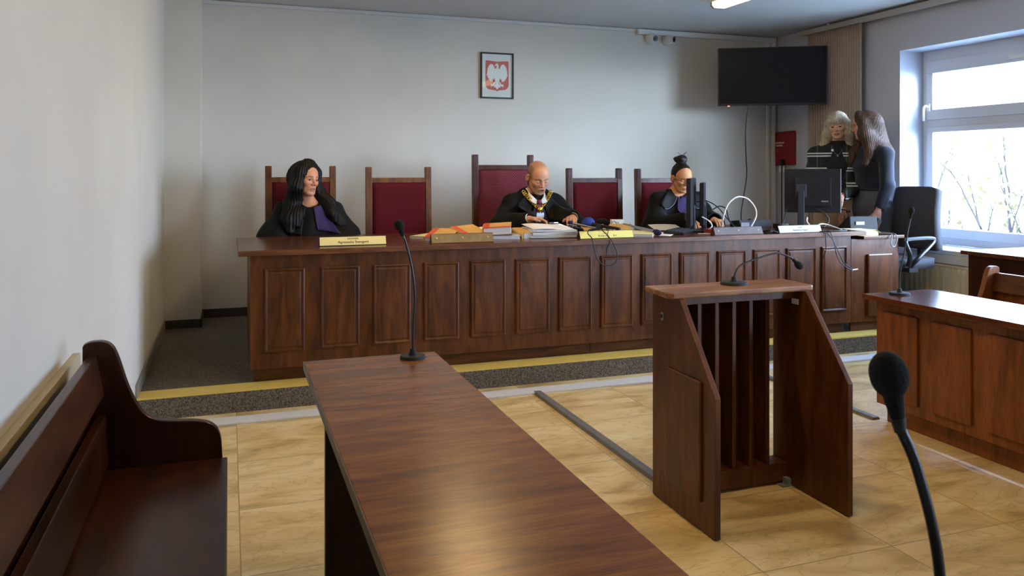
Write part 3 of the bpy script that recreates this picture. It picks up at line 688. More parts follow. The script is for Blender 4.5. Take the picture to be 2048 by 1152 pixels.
def paint_head(me, V, H, skin, lip, brow, hairc=None, lids=0., stubble=0., iris='2a1a10', hairline=None, cheeks=.25):
    L = lambda h: np.array(lin(h)[:3])
    p = H.inv(V); x, y, z = p[:, 0], p[:, 1], p[:, 2]; ax = np.abs(x)
    C = np.tile(L(skin), (len(V), 1))
    def mixin(mask, col):
        nonlocal C; mask = np.clip(mask, 0, 1)[:, None]; C = C*(1-mask)+L(col)*mask
    near = (np.abs(z) < .2) & (y > -.2) & (ax < .12)
    front = near & (y > .045)
    g = lambda u, s: np.exp(-(u/s)**2)
    # warmer cheeks, nose tip, ears and hands' knuckle tone
    mixin(front*g(ax-.042, .02)*g(z+.035, .02)*cheeks, 'c0675a'); mixin(front*g(x, .012)*g(z+.032, .012)*(y > .095)*cheeks, 'c0675a')
    mixin(near*(ax > .074)*g(z+.006, .04)*.3, 'b9604f')
    if stubble: mixin(front*(z < -.03)*stubble*np.clip((-.03-z)/.03, 0, 1), '6a5d58'); mixin(near*(y > -.0)*(z < -.05)*(z > -.12)*stubble*.6, '6a5d58')
    mixin(front*(((x/.026)**2+((z+.0668)/.0115)**2) < 1)*.85, lip)
    mixin(front*(ax < .02)*(np.abs(z+.0668) < .0016)*.8, '4a1f1c')
    bz = .0185+.004*np.sin(np.clip((ax-.010)/.042, 0, 1)*PI) - .004*np.clip((ax-.035)/.02, 0, 1)
    mixin(front*(ax > .011)*(ax < .053)*g(z-bz, .0036 if not H.f else .0026)*.9, brow)
    u = (ax-.0315)/.0145; a = np.clip(1-u*u, 0, 1); top = -.001+.0072*a*(1-lids); bot = -.0035-.0048*a
    inside = front*(np.abs(u) < 1)
    if lids < .75:
        mixin(inside*(z < top)*(z > bot), '968a82'); mixin(inside*(z < top)*(z > bot)*(((ax-.0315)**2+(z+.001)**2) < .0074**2), iris)
    mixin(inside*g(z-(top if lids < .75 else bot+.0005), .0014)*.95, '1c1210'); mixin(inside*g(z-bot, .001)*.35, '5a3a30')
    for sx in (-1, 1): mixin(front*((((x-sx*.007)/.0042)**2+((z+.0385)/.0028)**2) < 1)*.8, '3a1c18')
    if hairline is not None:
        mixin(np.clip(hairline(x, y, z), 0, 1), hairc)
    at = me.color_attributes.new('tint', 'FLOAT_COLOR', 'POINT'); at.data.foreach_set('color', np.concatenate([C, np.ones((len(V), 1))], 1).astype(np.float32).ravel())
def hand(F, w, f, n, t, curl=(.35, .45, .4), sc=1., spread=.03, thumb=(.55, .65, -.25)):
    """w wrist, f fingers direction, n back of the hand, t thumb side"""
    w, f, n, t = (np.array(v, float) for v in (w, f, n, t)); f /= np.linalg.norm(f); n = n-f*(n@f); n /= np.linalg.norm(n); t0 = np.cross(f, n); t = t0*(1 if t0@t > 0 else -1)
    for i, (off, ln) in enumerate(((.029, .95), (.0095, 1.06), (-.0105, 1.), (-.029, .80))):
        kn = w + (f*.082 - f*abs(off)*.12 + t*off*(1.0) + n*.004*(1-abs(off)/.03))*sc
        F.cone(w+t*off*.55*sc, kn, .0145*sc, .0115*sc, .012)
        d = f + t*off*spread*20; d /= np.linalg.norm(d); p = kn; ang = 0; r = .0092*sc
        for j, seg in enumerate((.043, .026, .021)):
            ang += curl[j]*(1+.12*i); dd = d*math.cos(ang)-n*math.sin(ang); q = p+dd*seg*ln*sc; F.cone(p, q, r, r*.9, .004); p = q; r *= .9
    b = w+(f*.022+t*.024)*sc; d = f*thumb[0]+t*thumb[1]+n*thumb[2]; d /= np.linalg.norm(d); m = b+d*.040*sc; e = f*.9+t*.25+n*thumb[2]; e /= np.linalg.norm(e)
    F.cone(w+f*.01*sc, b+d*.01*sc, .015*sc, .014*sc, .012); F.cone(b, m, .0135*sc, .0105*sc, .008); F.cone(m, m+e*.032*sc, .0105*sc, .0082*sc, .005)
def bvh_of(me): return BVHTree.FromPolygons([v.co for v in me.vertices], [tuple(p.vertices) for p in me.polygons])
def drape(bv, x, z, off, y0=None, d=(0, -1, 0)):
    h = bv.ray_cast(Vector((x, 1.5, z)), Vector(d))
    return Vector((x, (h[0].y if h[0] is not None else (y0 or 0))+off, z))
def drape_sheet(name, bv, fn, nu, nv, off, t, mat_, parent, y0=0., pleat=None):
    """fn(u,v)->(x,z); the sheet lies on the surface seen from the front"""
    P = {}
    ys = np.zeros((nv+1, nu+1)); xs = ys.copy(); zs = ys.copy()
    for j in range(nv+1):
        for i in range(nu+1):
            x, z = fn(i/nu, j/nv); p = drape(bv, x, z, off, y0); xs[j, i], ys[j, i], zs[j, i] = p
    for _ in range(3):
        q = np.pad(ys, 1, mode='edge'); ys = np.maximum(ys, (q[:-2, 1:-1]+q[2:, 1:-1]+q[1:-1, :-2]+q[1:-1, 2:])/4)
    mb = MB()
    def f(u, v):
        i, j = round(u*nu), round(v*nv); return (xs[j, i], ys[j, i]+(pleat(u, v) if pleat else 0), zs[j, i])
    mb.sheet(f, nu, nv, t); return mb.build(name, mat_, parent, smooth=True)

# ------------------------------------------------------------- robed people
def folds(amp=.004, fx=46., ph=0.):
    return lambda X, Y, Z: amp*(np.sin(fx*X+5*np.sin(9*Z+ph)+ph)*.6+np.sin(31*Y+23*Z+4*np.sin(11*X+ph))*.5+np.sin(70*(X+Z*.4)+ph)*.25)
def seated_body(F, H, neck, shoulders, elbows, wrists, hip=(0, -.02, .50), arm=.9, lean=None):
    F.cone(hip, (neck[0]*.6, neck[1]*.6-.01, .75), .155, .14, .05, flat=((0, 1, 0), .72))
    F.cone((neck[0]*.6, neck[1]*.6-.01, .75), (neck[0], neck[1]-.01, neck[2]-.10), .14, .115, .05, flat=((0, 1, 0), .7))
    for i, s in enumerate((-1, 1)):
        sh, el, wr = shoulders[i], elbows[i], wrists[i]
        F.cone(neck, sh, .05, .05, .04); F.cone(sh, el, .048*arm, .040*arm, .03); F.cone(el, wr, .040*arm, .026*arm, .02)
        hx = s*.095
        F.cone((hx, 0, .50), (hx*1.2, .42, .50), .085, .058, .04); F.cone((hx*1.2, .42, .50), (hx*1.2, .40, .09), .055, .038, .03); F.cone((hx*1.2, .36, .05), (hx*1.2, .56, .035), .038, .03, .02)
def robe(name, neck, shoulders, elbows, wrists, parent, cuff=.075, bulk=1., ph=0., extra=None, chest=.0):
    F = Field((-.52, -.32, .06), (.52, .72, neck[2]+.06), .0062)
    c = np.array(neck); mid = (c[0]*.6, c[1]*.6-.01, .74)
    F.cone((0, -.02, .48), mid, .21*bulk, .185*bulk, .05, flat=((0, 1, 0), .76))
    F.cone(mid, (c[0], c[1]-.012, c[2]-.115), .185*bulk, .150*bulk, .05, flat=((0, 1, 0), .70))
    F.ell((c[0], c[1]-.015, c[2]-.055), (.115, .085, .055), .04)
    if chest: F.ell((c[0]*.8, c[1]*.8+.075, c[2]-.22), (.135, .075, .085), .05)
    for i, s in enumerate((-1, 1)):
        sh, el, wr = (np.array(v, float) for v in (shoulders[i], elbows[i], wrists[i]))
        F.cone((c[0]+s*.03, c[1]-.01, c[2]-.035), sh, .058, .062*bulk, .05)
        F.cone(sh, el, .068*bulk, .092*bulk, .05)
        d = wr-el; e2 = wr-d/np.linalg.norm(d)*.02
        F.cone(el, e2, .088*bulk, cuff, .05); F.cone(el+np.array((0, 0, -.05)), e2+np.array((0, 0, -.055)), .07, cuff*.75, .05)
        F.cone((s*.10, 0, .50), (s*.14, .42, .50), .125, .10, .07); F.cone((s*.14, .44, .50), (s*.14, .44, .13), .10, .11, .07)
    if extra: extra(F)
    F.disp(folds(.0060, 40, ph))
    # neck opening, tunnel for the wrists and legs
    F.cone((c[0], c[1]+.015, c[2]-.06), (c[0], c[1]+.03, c[2]+.10), .052, .085, .01, '-')
    for i in (0, 1):
        el, wr = (np.array(v, float) for v in (elbows[i], wrists[i])); d = (wr-el)/np.linalg.norm(wr-el)
        F.cone(wr-d*.05, wr+d*.12, cuff*.62, cuff*.9, .008, '-')
    me, V = F.mesh(name); return obj(name, me, M['robe'], parent), bvh_of(me)
def jabot(bv, parent, x0, z0, x1, z1, w0, w1, n=11, off=.008, name='jabot', curve=0.):
    """pleated violet front from (x0,z0) at the neck to (x1,z1), widths w0 -> w1"""
    def fn(u, v):
        w = w0+(w1-w0)*v; return (x0+(x1-x0)*v + (u-.5)*w, z0+(z1-z0)*v + curve*(u-.5)*v)
    return drape_sheet(name, bv, fn, n*6, 14, off, .004, M['violet'], parent, pleat=lambda u, v: .0075*abs(math.sin(u*n*PI))*(.4+.6*v))
def collar(bv, parent, neck, s, pts_in, pts_out, mat_=None, name='collar', off=.009):
    """flat cloth collar half between two outlines of (x,z)"""
    A = spline([(p[0], 0, p[1]) for p in pts_in], 6); B = spline([(p[0], 0, p[1]) for p in pts_out], 6); n = min(len(A), len(B))-1
    def fn(u, v):
        i = u*n; a = A[min(int(i), n)]; b = B[min(int(i), n)]; return (a.x+(b.x-a.x)*v, a.z+(b.z-a.z)*v)
    return drape_sheet(name, bv, fn, n, 8, off, .006, mat_ or M['robetrim'], parent)
def strands(H, amp, f1, f2=9., ph=0.):
    def fn(X, Y, Z):
        q = np.stack([X-H.c[0], Y-H.c[1], Z-H.c[2]], -1) @ H.R; a = np.arctan2(q[..., 0], q[..., 1]+.02)
        return amp*(np.sin(f1*a+2.2*np.sin(f2*q[..., 2]+ph))+.5*np.sin(2.3*f1*a+ph+3*np.sin(7*q[..., 2])))
    return fn
def hair_mat(name, a, b, rough=.5):
    m, nt, bs = new_mat(name); tc = N(nt, 'ShaderNodeTexCoord'); mp = N(nt, 'ShaderNodeMapping'); mp.inputs['Scale'].default_value = (55, 55, 4); nt.links.new(tc.outputs['Object'], mp.inputs[0])
    nz = N(nt, 'ShaderNodeTexNoise'); nz.inputs['Scale'].default_value = 3.; nz.inputs['Detail'].default_value = 4; nt.links.new(mp.outputs[0], nz.inputs['Vector'])
    r = ramp(nt, [(.32, lin(a)), (.68, lin(b))]); nt.links.new(nz.outputs['Fac'], r.inputs[0]); nt.links.new(r.outputs[0], bs.inputs['Base Color'])
    bp = N(nt, 'ShaderNodeBump'); bp.inputs['Strength'].default_value = .5; bp.inputs['Distance'].default_value = .004; nt.links.new(nz.outputs['Fac'], bp.inputs['Height']); nt.links.new(bp.outputs[0], bs.inputs['Normal'])
    bs.inputs['Roughness'].default_value = rough; bs.inputs['Specular IOR Level'].default_value = .22; return m
M['hairblack'] = hair_mat('black_hair', '050404', '110b09'); M['hairdark'] = hair_mat('dark_brown_hair', '0e0a08', '261a14')
M['hairblond'] = hair_mat('ash_blond_hair', '85795f', 'cdc3ac'); M['hairbrown'] = hair_mat('brown_hair', '2c2019', '5d4738')
def finish(name, F, H, label, loc, rz, **kw):
    me, V = F.mesh(name); paint_head(me, V, H, **kw); o = obj(name, me, M['skin']); o.location = loc; o.rotation_euler = (0, 0, rz); return tag(o, label, 'person')

# ---- woman with long black hair, left end of the bench
def juror_long_hair():
    H = Head((0.028, .035, 1.105), rot(36, 2, -5), .97, True); neck = (0, .0, .945)
    sh = [(-.16, -.01, .882), (.16, -.01, .882)]; el = [(-.25, .05, .70), (.25, .05, .70)]; wr = [(-.12, .28, .60), (.12, .28, .60)]
    F = Field((-.34, -.2, 0), (.34, .64, 1.24), .0052, [[(-.11, .11)], [(-.09, .16)], [(.96, 1.23)]], .0026)
    seated_body(F, H, neck, sh, el, wr); build_head(F, H, neck)
    for s in (0, 1): hand(F, wr[s], (-.5 if s else .5, .8, -.1), (0, .2, 1), (-1 if s else 1, 0, 0), sc=.92)
    p = finish('person', F, H, 'seated woman in a black robe with long black hair and a violet pleated jabot', (.517, 5.60, DZ), PI, skin='cc8f6c', lip='a8604e', brow='20140f', iris='140c08', lids=.35)
    r, bv = robe('robe', neck, sh, el, wr, p, ph=.4, chest=1)
    jabot(bv, p, -.045, .925, -.115, .755, .05, .150, 12, curve=.03)
    collar(bv, p, neck, 1, [(.03, .915), (.04, .87), (.055, .79), (.065, .73)], [(.10, .93), (.15, .87), (.16, .81), (.13, .75)])
    collar(bv, p, neck, -1, [(-.055, .93), (-.095, .885), (-.145, .83), (-.19, .79)], [(-.09, .955), (-.16, .905), (-.215, .85), (-.235, .80)])
    G = Field((-.26, -.2, .62), (.26, .26, 1.25), .0045)
    H.ell(G, (0, -.018, .038), (.087, .107, .094), .01)
    for s in (-1, 1):
        H.cone(G, (s*.02, .02, .112), (s*.075, .015, .05), .03, .036, .03); H.cone(G, (s*.075, .02, .05), (s*.086, .018, -.06), .034, .04, .03)
        a = H.P(s*.086, .015, -.06); G.cone(a, (s*.125, .045, .93), .042, .05, .03); G.cone(a, (s*.10, -.05, .92), .045, .055, .03)
    G.chain([(.125, .045, .93), (.14, .10, .84), (.135, .13, .76)], [.05, .05, .03], .03); G.chain([(.10, .03, .95), (.085, .10, .87), (.085, .135, .80)], [.04, .04, .022], .03)
    G.chain([(-.125, .04, .93), (-.145, .08, .87), (-.16, .10, .825)], [.048, .04, .02], .03)
    G.cone(H.P(0, -.06, 0), (0, -.09, .88), .085, .10, .05)
    H.ell(G, (0.0, .094, -.045), (.056, .08, .098), .014, '-'); H.ell(G, (0, .10, .04), (.045, .06, .048), .012, '-')
    G.cone(H.P(0, .06, -.10), (0.0, .11, .92), .05, .045, .012, '-')
    G.disp(strands(H, .0022, 44, 10))
    me, V = G.mesh('hair'); obj('hair', me, M['hairblack'], p)
juror_long_hair()

# ---- the judge: cropped grey hair, chain of office
def judge():
    H = Head((.0, .12, 1.115), rot(3, 24, 2), 1.0); neck = (0, .03, .985)
    sh = [(-.178, .03, .915), (.178, .03, .915)]; el = [(-.285, .13, .75), (.285, .13, .75)]; wr = [(-.135, .375, .772), (.20, .36, .775)]
    wr = [(-.185, .33, .822), (.165, .37, .822)]
    F = Field((-.42, -.2, 0), (.42, .64, 1.26), .0050, [[(-.10, .10)], [(.0, .26)], [(.97, 1.25)]], .0026)
    seated_body(F, H, neck, sh, el, wr, arm=1.); build_head(F, H, neck, mouth_open=.0018)
    hand(F, wr[0], (.45, .85, .0), (0, -.1, 1), (1, 0, 0), (.55, .6, .4)); hand(F, wr[1], (-.92, .38, .02), (0, -.15, 1), (.1, .8, 0), (.5, .6, .45))
    def hl(x, y, z):   # closely cropped hair on the sides, back and thinly on top
        ax = np.abs(x); base = np.clip((.052-y)/.03, 0, 1)*np.clip((z+.012)/.015, 0, 1)*np.clip((ax-.045)/.012, 0, 1)
        top = np.clip((z-.080)/.02, 0, 1)*np.clip((.06-y)/.03, 0, 1)*.38
        back = np.clip((-.05-y)/.03, 0, 1)*np.clip((z+.07)/.02, 0, 1)
        return np.maximum(np.maximum(base, back)*.75, top)*(np.abs(z) < .16)*(ax < .0775)
    p = finish('person', F, H, 'seated man with cropped grey hair reading aloud, black robe and gold chain', (2.155, 5.60, DZ), PI, skin='d29c78', lip='a8624f', brow='5d4636', lids=1., stubble=.16, hairc='63523f', hairline=hl)
    r, bv = robe('robe', (0, .03, 1.012), sh, el, wr, p, cuff=.062, ph=2.1, bulk=.98)
    # white shirt collar and tie
    mb = MB()
    for s in (-1, 1):
        a = [(s*.060, .03, 1.035), (s*.062, .085, 1.010), (s*.040, .125, .972), (s*.014, .140, .945)]; b = [(s*.068, .02, 1.00), (s*.076, .090, .972), (s*.062, .140, .935), (s*.024, .150, .918)]
        A, B = spline(a, 5), spline(b, 5); mb.sheet(lambda u, v: A[round(u*15)].lerp(B[round(u*15)], v), 15, 4, .004)
    mb.build('shirt_collar', M['paper'], p, smooth=True)
    mb = MB(); mb.ball((0, .148, .932), (.020, .013, .019), 14); mb.prism([(-.012, .925), (.012, .925), (.026, .76), (.0, .74), (-.026, .76)], 'y', .136, .150); mb.build('tie', plain('wine_red_tie', '6d2038', .6, noise=.3, nscale=120), p, smooth='angle')
    jabot(bv, p, .0, .905, .0, .745, .055, .175, 13, off=.014)
    collar(bv, p, neck, 1, [(.04, .93), (.055, .88), (.07, .84), (.085, .80)], [(.085, .985), (.15, .925), (.185, .85), (.175, .79)])
    collar(bv, p, neck, -1, [(-.04, .93), (-.055, .88), (-.07, .84), (-.085, .80)], [(-.085, .985), (-.15, .925), (-.185, .85), (-.175, .79)])
    # cuffs
    for i in (0, 1):
        e, w = np.array(el[i]), np.array(wr[i]); d = (w-e)/np.linalg.norm(w-e)
        mb = MB(); mb.tube([w-d*.035, w-d*.012, w+d*.008], [.040, .041, .0415], 18, cap=False); o = mb.build('shirt_cuff', M['paper'], p, smooth=True)
        sm = o.modifiers.new('thick', 'SOLIDIFY'); sm.thickness = .003
    # chain of office
    L = []; R_ = []
    path = [(-.106, 1.008), (-.100, .996), (-.082, .972), (-.056, .940), (-.028, .908), (-.004, .884)]
    def onrobe(x, z): return drape(bv, x, z, .020, .1)
    def links(sgn):
        pts = spline([(sgn*abs(x) if x else 0, 0, z) for x, z in path], 16); acc = 0; last = pts[0]; res = [pts[0]]
        for q in pts[1:]:
            acc += (q-last).length; last = q
            if acc > .0125: res.append(q); acc = 0
        return res
    mb = MB()
    for sgn in (-1, 1):
        ps = links(sgn); Q = [onrobe(q.x, q.z) for q in ps]
        ys = [q.y for q in Q]
        for it in range(4): ys = [max(ys[i], (ys[max(i-1, 0)]+ys[min(i+1, len(ys)-1)])/2) for i in range(len(ys))]
        for i, q in enumerate(Q):
            q.y = ys[i]; t_ = (Q[min(i+1, len(Q)-1)]-Q[max(i-1, 0)]).normalized(); nrm = Vector((0, 1, .25)); nrm = (nrm-t_*nrm.dot(t_)).normalized(); bz = t_.cross(nrm)
            if i % 2: nrm = (nrm+bz*.55).normalized(); bz = t_.cross(nrm)
            ring = [q+t_*math.cos(a*PI/6)*.0105+bz*math.sin(a*PI/6)*.0125 for a in range(13)]
            mb.tube(ring, .0032, 6, cap=False)
    mb.build('chain', M['goldm'], p, smooth=True)
    c = onrobe(0, .876); cy = c.y+.010
    mb = MB(); mb.lathe([(0, 0), (.016, 0), (.0185, .002), (.0185, .004), (.014, .005), (.010, .0075), (0, .0085)], (0, cy, .878), 24, M=Matrix.Rotation(-PI/2, 3, 'X')); mb.build('clasp', M['goldm'], p, smooth='angle')
    # silver spread eagle hanging from the clasp
    E_ = [(0, .034), (.006, .030), (.006, .022), (.012, .024), (.020, .032), (.030, .028), (.034, .014), (.032, -.002), (.026, -.014), (.018, -.012), (.014, -.018), (.020, -.026), (.012, -.026), (.006, -.022), (.008, -.034), (0, -.040)]
    out = E_+[(-x, z) for x, z in E_[-2:0:-1]]
    cy2 = onrobe(0, .826).y+.012; mb = MB(); mb.prism([(x*.92, .826+z) for x, z in out], 'y', cy2, cy2+.004); mb.build('eagle_pendant', M['silver'], p, bevel=.001)
    mb = MB(); mb.tube([(0, cy+.002, .872), (0, cy2+.002, .862)], .004, 8); mb.build('pendant_ring', M['goldm'], p, smooth=True)
judge()

# ---- woman with a bun and glasses
def juror_bun():
    H = Head((0, .085, 1.105), rot(0, 17, 0), .95, True); neck = (0, .01, .985)
    sh = [(-.165, .01, .925), (.165, .01, .925)]; el = [(-.265, .10, .72), (.255, .12, .72)]; wr = [(-.13, .35, .785), (.10, .33, .785)]
    F = Field((-.40, -.2, 0), (.40, .64, 1.25), .0052, [[(-.10, .10)], [(-.04, .21)], [(.96, 1.24)]], .0026)
    seated_body(F, H, neck, sh, el, wr); build_head(F, H, neck)
    for s in (0, 1): hand(F, wr[s], (-.15 if s else .15, .95, -.05), (0, .0, 1), (-1 if s else 1, 0, 0), (.3, .4, .3), sc=.9)
    p = finish('person', F, H, 'seated woman in glasses and black robe with dark hair in a bun', (3.40, 5.60, DZ), PI-.03, skin='d29668', lip='b06650', brow='2a1a12', lids=.9)
    def drop(Fd): pass
    r, bv = robe('robe', neck, sh, el, wr, p, cuff=.065, ph=4.2, chest=1)
    jabot(bv, p, 0, .965, .0, .785, .07, .150, 11)
    for s in (1, -1):
        c = collar(bv, p, neck, s, [(s*.035, .985), (s*.05, .95), (s*.075, .905), (s*.115, .87)], [(s*.075, 1.02), (s*.165, .955), (s*.205, .90), (s*.175, .865)], off=.012)
        pts = spline([(s*x, 0, z) for x, z in ((.035, .985), (.05, .95), (.075, .905), (.115, .87), (.145, .862), (.175, .865))], 5)
        mb = MB(); mb.tube([drape(bv, q.x, q.z, .017, .1) for q in pts], .0022, 6); mb.build('collar_piping', M['piping'], p, smooth=True)
    G = Field((-.14, -.16, .93), (.14, .22, 1.36), .0042)
    H.ell(G, (0, -.018, .036), (.0785, .099, .0885), .008)
    H.cone(G, (0, -.075, -.02), (0, -.06, -.075), .045, .03, .03)
    H.ell(G, (.0, .112, -.03), (.064, .085, .098), .008, '-'); H.ell(G, (0, .118, .03), (.050, .07, .052), .01, '-')
    for s in (-1, 1): H.ell(G, (s*.08, -.004, -.012), (.02, .026, .034), .006, '-')
    G.disp(strands(H, .0012, 60, 5))
    bc = H.P(0, -.055, .150); H.ell(G, (0, -.05, .150), (.052, .042, .036), .012); H.cone(G, (0, -.04, .10), (0, -.05, .14), .03, .03, .02)
    H.ell(G, (.035, -.06, .145), (.03, .03, .022), .01); 
    G.disp(lambda X, Y, Z: .0022*np.sin(70*(X-bc[0])+90*(Z-bc[2])+3*np.sin(60*Y)), bc-.07, bc+.07)
    me, V = G.mesh('hair'); obj('hair', me, M['hairdark'], p)
    mb = MB()
    for q in ((.02, -.03, .18, -.004, .01, .225), (-.02, -.05, .18, -.05, -.06, .215), (.0, -.04, .18, .05, -.04, .21), (.01, -.02, .175, .035, .02, .212)):
        a, b = H.P(*q[:3]), H.P(*q[3:]); mb.tube(spline([a, (a+b)/2+np.array((.006, .004, .004)), b], 4), [.0016]*8+[.0006], 5)
    mb.build('loose_strands', M['hairdark'], p)
    mb = MB()
    for s in (-1, 1):
        mb.tube([Vector(H.P(s*.0325+.0245*math.cos(a*PI/10), .1005-.10*abs(.0245*math.cos(a*PI/10))*0-abs(s*.0325+.0245*math.cos(a*PI/10))*.18, -.006+.0205*math.sin(a*PI/10))) for a in range(21)], .0013, 6, cap=False)
        mb.tube([H.P(s*.056, .0905, .002), H.P(s*.076, .06, .003), H.P(s*.081, .0, .003)], .0016, 6)
    mb.tube(spline([H.P(-.0085, .1, -.002), H.P(0, .1035, .001), H.P(.0085, .1, -.002)], 4), .0014, 6)
    mb.build('glasses', plain('dark_metal_frame', '3a2c28', .3, metal=.6), p, smooth=True)
juror_bun()
# ------------------------------------------------------------- the two standing women
def plaid(name):
    m, nt, b = new_mat(name); tc = N(nt, 'ShaderNodeTexCoord'); sp = N(nt, 'ShaderNodeSeparateXYZ'); nt.links.new(tc.outputs['Object'], sp.inputs[0])
    def lines(sock, period, centers, w):
        md = N(nt, 'ShaderNodeMath', operation='PINGPONG'); fm = N(nt, 'ShaderNodeMath', operation='FLOORED_MODULO'); nt.links.new(sock, fm.inputs[0]); fm.inputs[1].default_value = period
        out = None
        for c in centers:
            a = N(nt, 'ShaderNodeMath', operation='SUBTRACT'); nt.links.new(fm.outputs[0], a.inputs[0]); a.inputs[1].default_value = c*period
            k = N(nt, 'ShaderNodeMath', operation='ABSOLUTE'); nt.links.new(a.outputs[0], k.inputs[0])
            l = N(nt, 'ShaderNodeMath', operation='LESS_THAN'); nt.links.new(k.outputs[0], l.inputs[0]); l.inputs[1].default_value = w
            if out is None: out = l
            else:
                q = N(nt, 'ShaderNodeMath', operation='MAXIMUM'); nt.links.new(out.outputs[0], q.inputs[0]); nt.links.new(l.outputs[0], q.inputs[1]); out = q
        return out
    h = lines(sp.outputs[2], .125, (.3, .48), .0052); v = lines(sp.outputs[0], .115, (.35,), .0042)
    nz = N(nt, 'ShaderNodeTexNoise'); nz.inputs['Scale'].default_value = 14; nt.links.new(tc.outputs['Object'], nz.inputs['Vector'])
    r = ramp(nt, [(.35, lin('121c19')), (.65, lin('1f302b'))]); nt.links.new(nz.outputs['Fac'], r.inputs[0])
    m1 = N(nt, 'ShaderNodeMix', data_type='RGBA'); nt.links.new(r.outputs[0], m1.inputs[6]); m1.inputs[7].default_value = lin('5f6a66')
    vf = N(nt, 'ShaderNodeMath', operation='MULTIPLY'); nt.links.new(v.outputs[0], vf.inputs[0]); vf.inputs[1].default_value = .7; nt.links.new(vf.outputs[0], m1.inputs[0])
    m2 = N(nt, 'ShaderNodeMix', data_type='RGBA'); nt.links.new(m1.outputs[2], m2.inputs[6]); m2.inputs[7].default_value = lin('d0d2ce'); nt.links.new(h.outputs[0], m2.inputs[0])
    nt.links.new(m2.outputs[2], b.inputs['Base Color']); b.inputs['Roughness'].default_value = .9; return m
M['plaid'] = plaid('dark_plaid_flannel'); M['blacktop'] = plain('black_jersey', '0f1112', .8, noise=.1, nscale=30); M['beige'] = plain('beige_trouser_cloth', 'b49a7c', .85, noise=.08, nscale=25)
M['navyknit'] = plain('navy_knit', '151a2a', .9, noise=.15, nscale=90, sheen=.15, bump=.3); M['greycloth'] = plain('grey_trouser_cloth', '55565c', .8, noise=.1, nscale=25); M['shoe'] = plain('dark_shoe_leather', '17171a', .4)

def stand_body(F, neck, sh, el, wr, hipz=.90, feet=(.10, .10), up=1.):
    c = np.array(neck, float)
    F.cone((0, 0, hipz), (0, .0, hipz+.14), .135, .118, .04, flat=((0, 1, 0), .72)); F.cone((0, 0, hipz+.14), (c[0], c[1]-.01, c[2]-.10), .118, .125, .05, flat=((0, 1, 0), .68))
    for i, s in enumerate((-1, 1)):
        F.cone(neck, sh[i], .048, .046, .04); F.cone(sh[i], el[i], .043, .036, .02); F.cone(el[i], wr[i], .037, .024, .015)
        F.cone((s*.085, 0, hipz-.02), (s*.09, .01, .49), .088, .056, .05); F.cone((s*.09, .01, .49), (s*.09, -.015, .08), .054, .036, .03); F.cone((s*.09, -.02, .05), (s*.10, .13, .03), .034, .028, .03)
def shoes(p):
    for s in (-1, 1):
        F = Field((-.2, -.12, -.01), (.2, .24, .14), .006)
        F.cone((s*.09, -.035, .045), (s*.105, .15, .038), .046, .040, .02, flat=((0, 0, 1), .85)); F.cone((s*.09, -.02, .05), (s*.09, -.02, .10), .045, .05, .02); F.cut(lambda X, Y, Z: Z-.004)
        me, V = F.mesh('shoe'); obj('shoe', me, M['shoe'], p)
def trousers(p, mat_, hipz, waist, ph=0., wide=.0):
    F = Field((-.30, -.24, .02), (.30, .26, waist+.03), .0065)
    F.cone((0, 0, hipz), (0, 0, waist+.02), .152, .128, .04, flat=((0, 1, 0), .75)); F.ell((0, -.05, hipz-.02), (.14, .09, .10), .05)
    for s in (-1, 1): F.cone((s*.085, 0, hipz-.03), (s*.095, .01, .49), .108, .085+wide, .06); F.cone((s*.095, .01, .49), (s*.095, -.01, .06), .085+wide, .085+wide, .04)
    F.disp(lambda X, Y, Z: .004*np.sin(42*X+5*np.sin(6*Z+ph)+ph)+.002*np.sin(60*Y+9*Z)); F.cut(lambda X, Y, Z: Z-.05); F.cut(lambda X, Y, Z: waist-Z)
    me, V = F.mesh('trousers'); return obj('trousers', me, mat_, p)

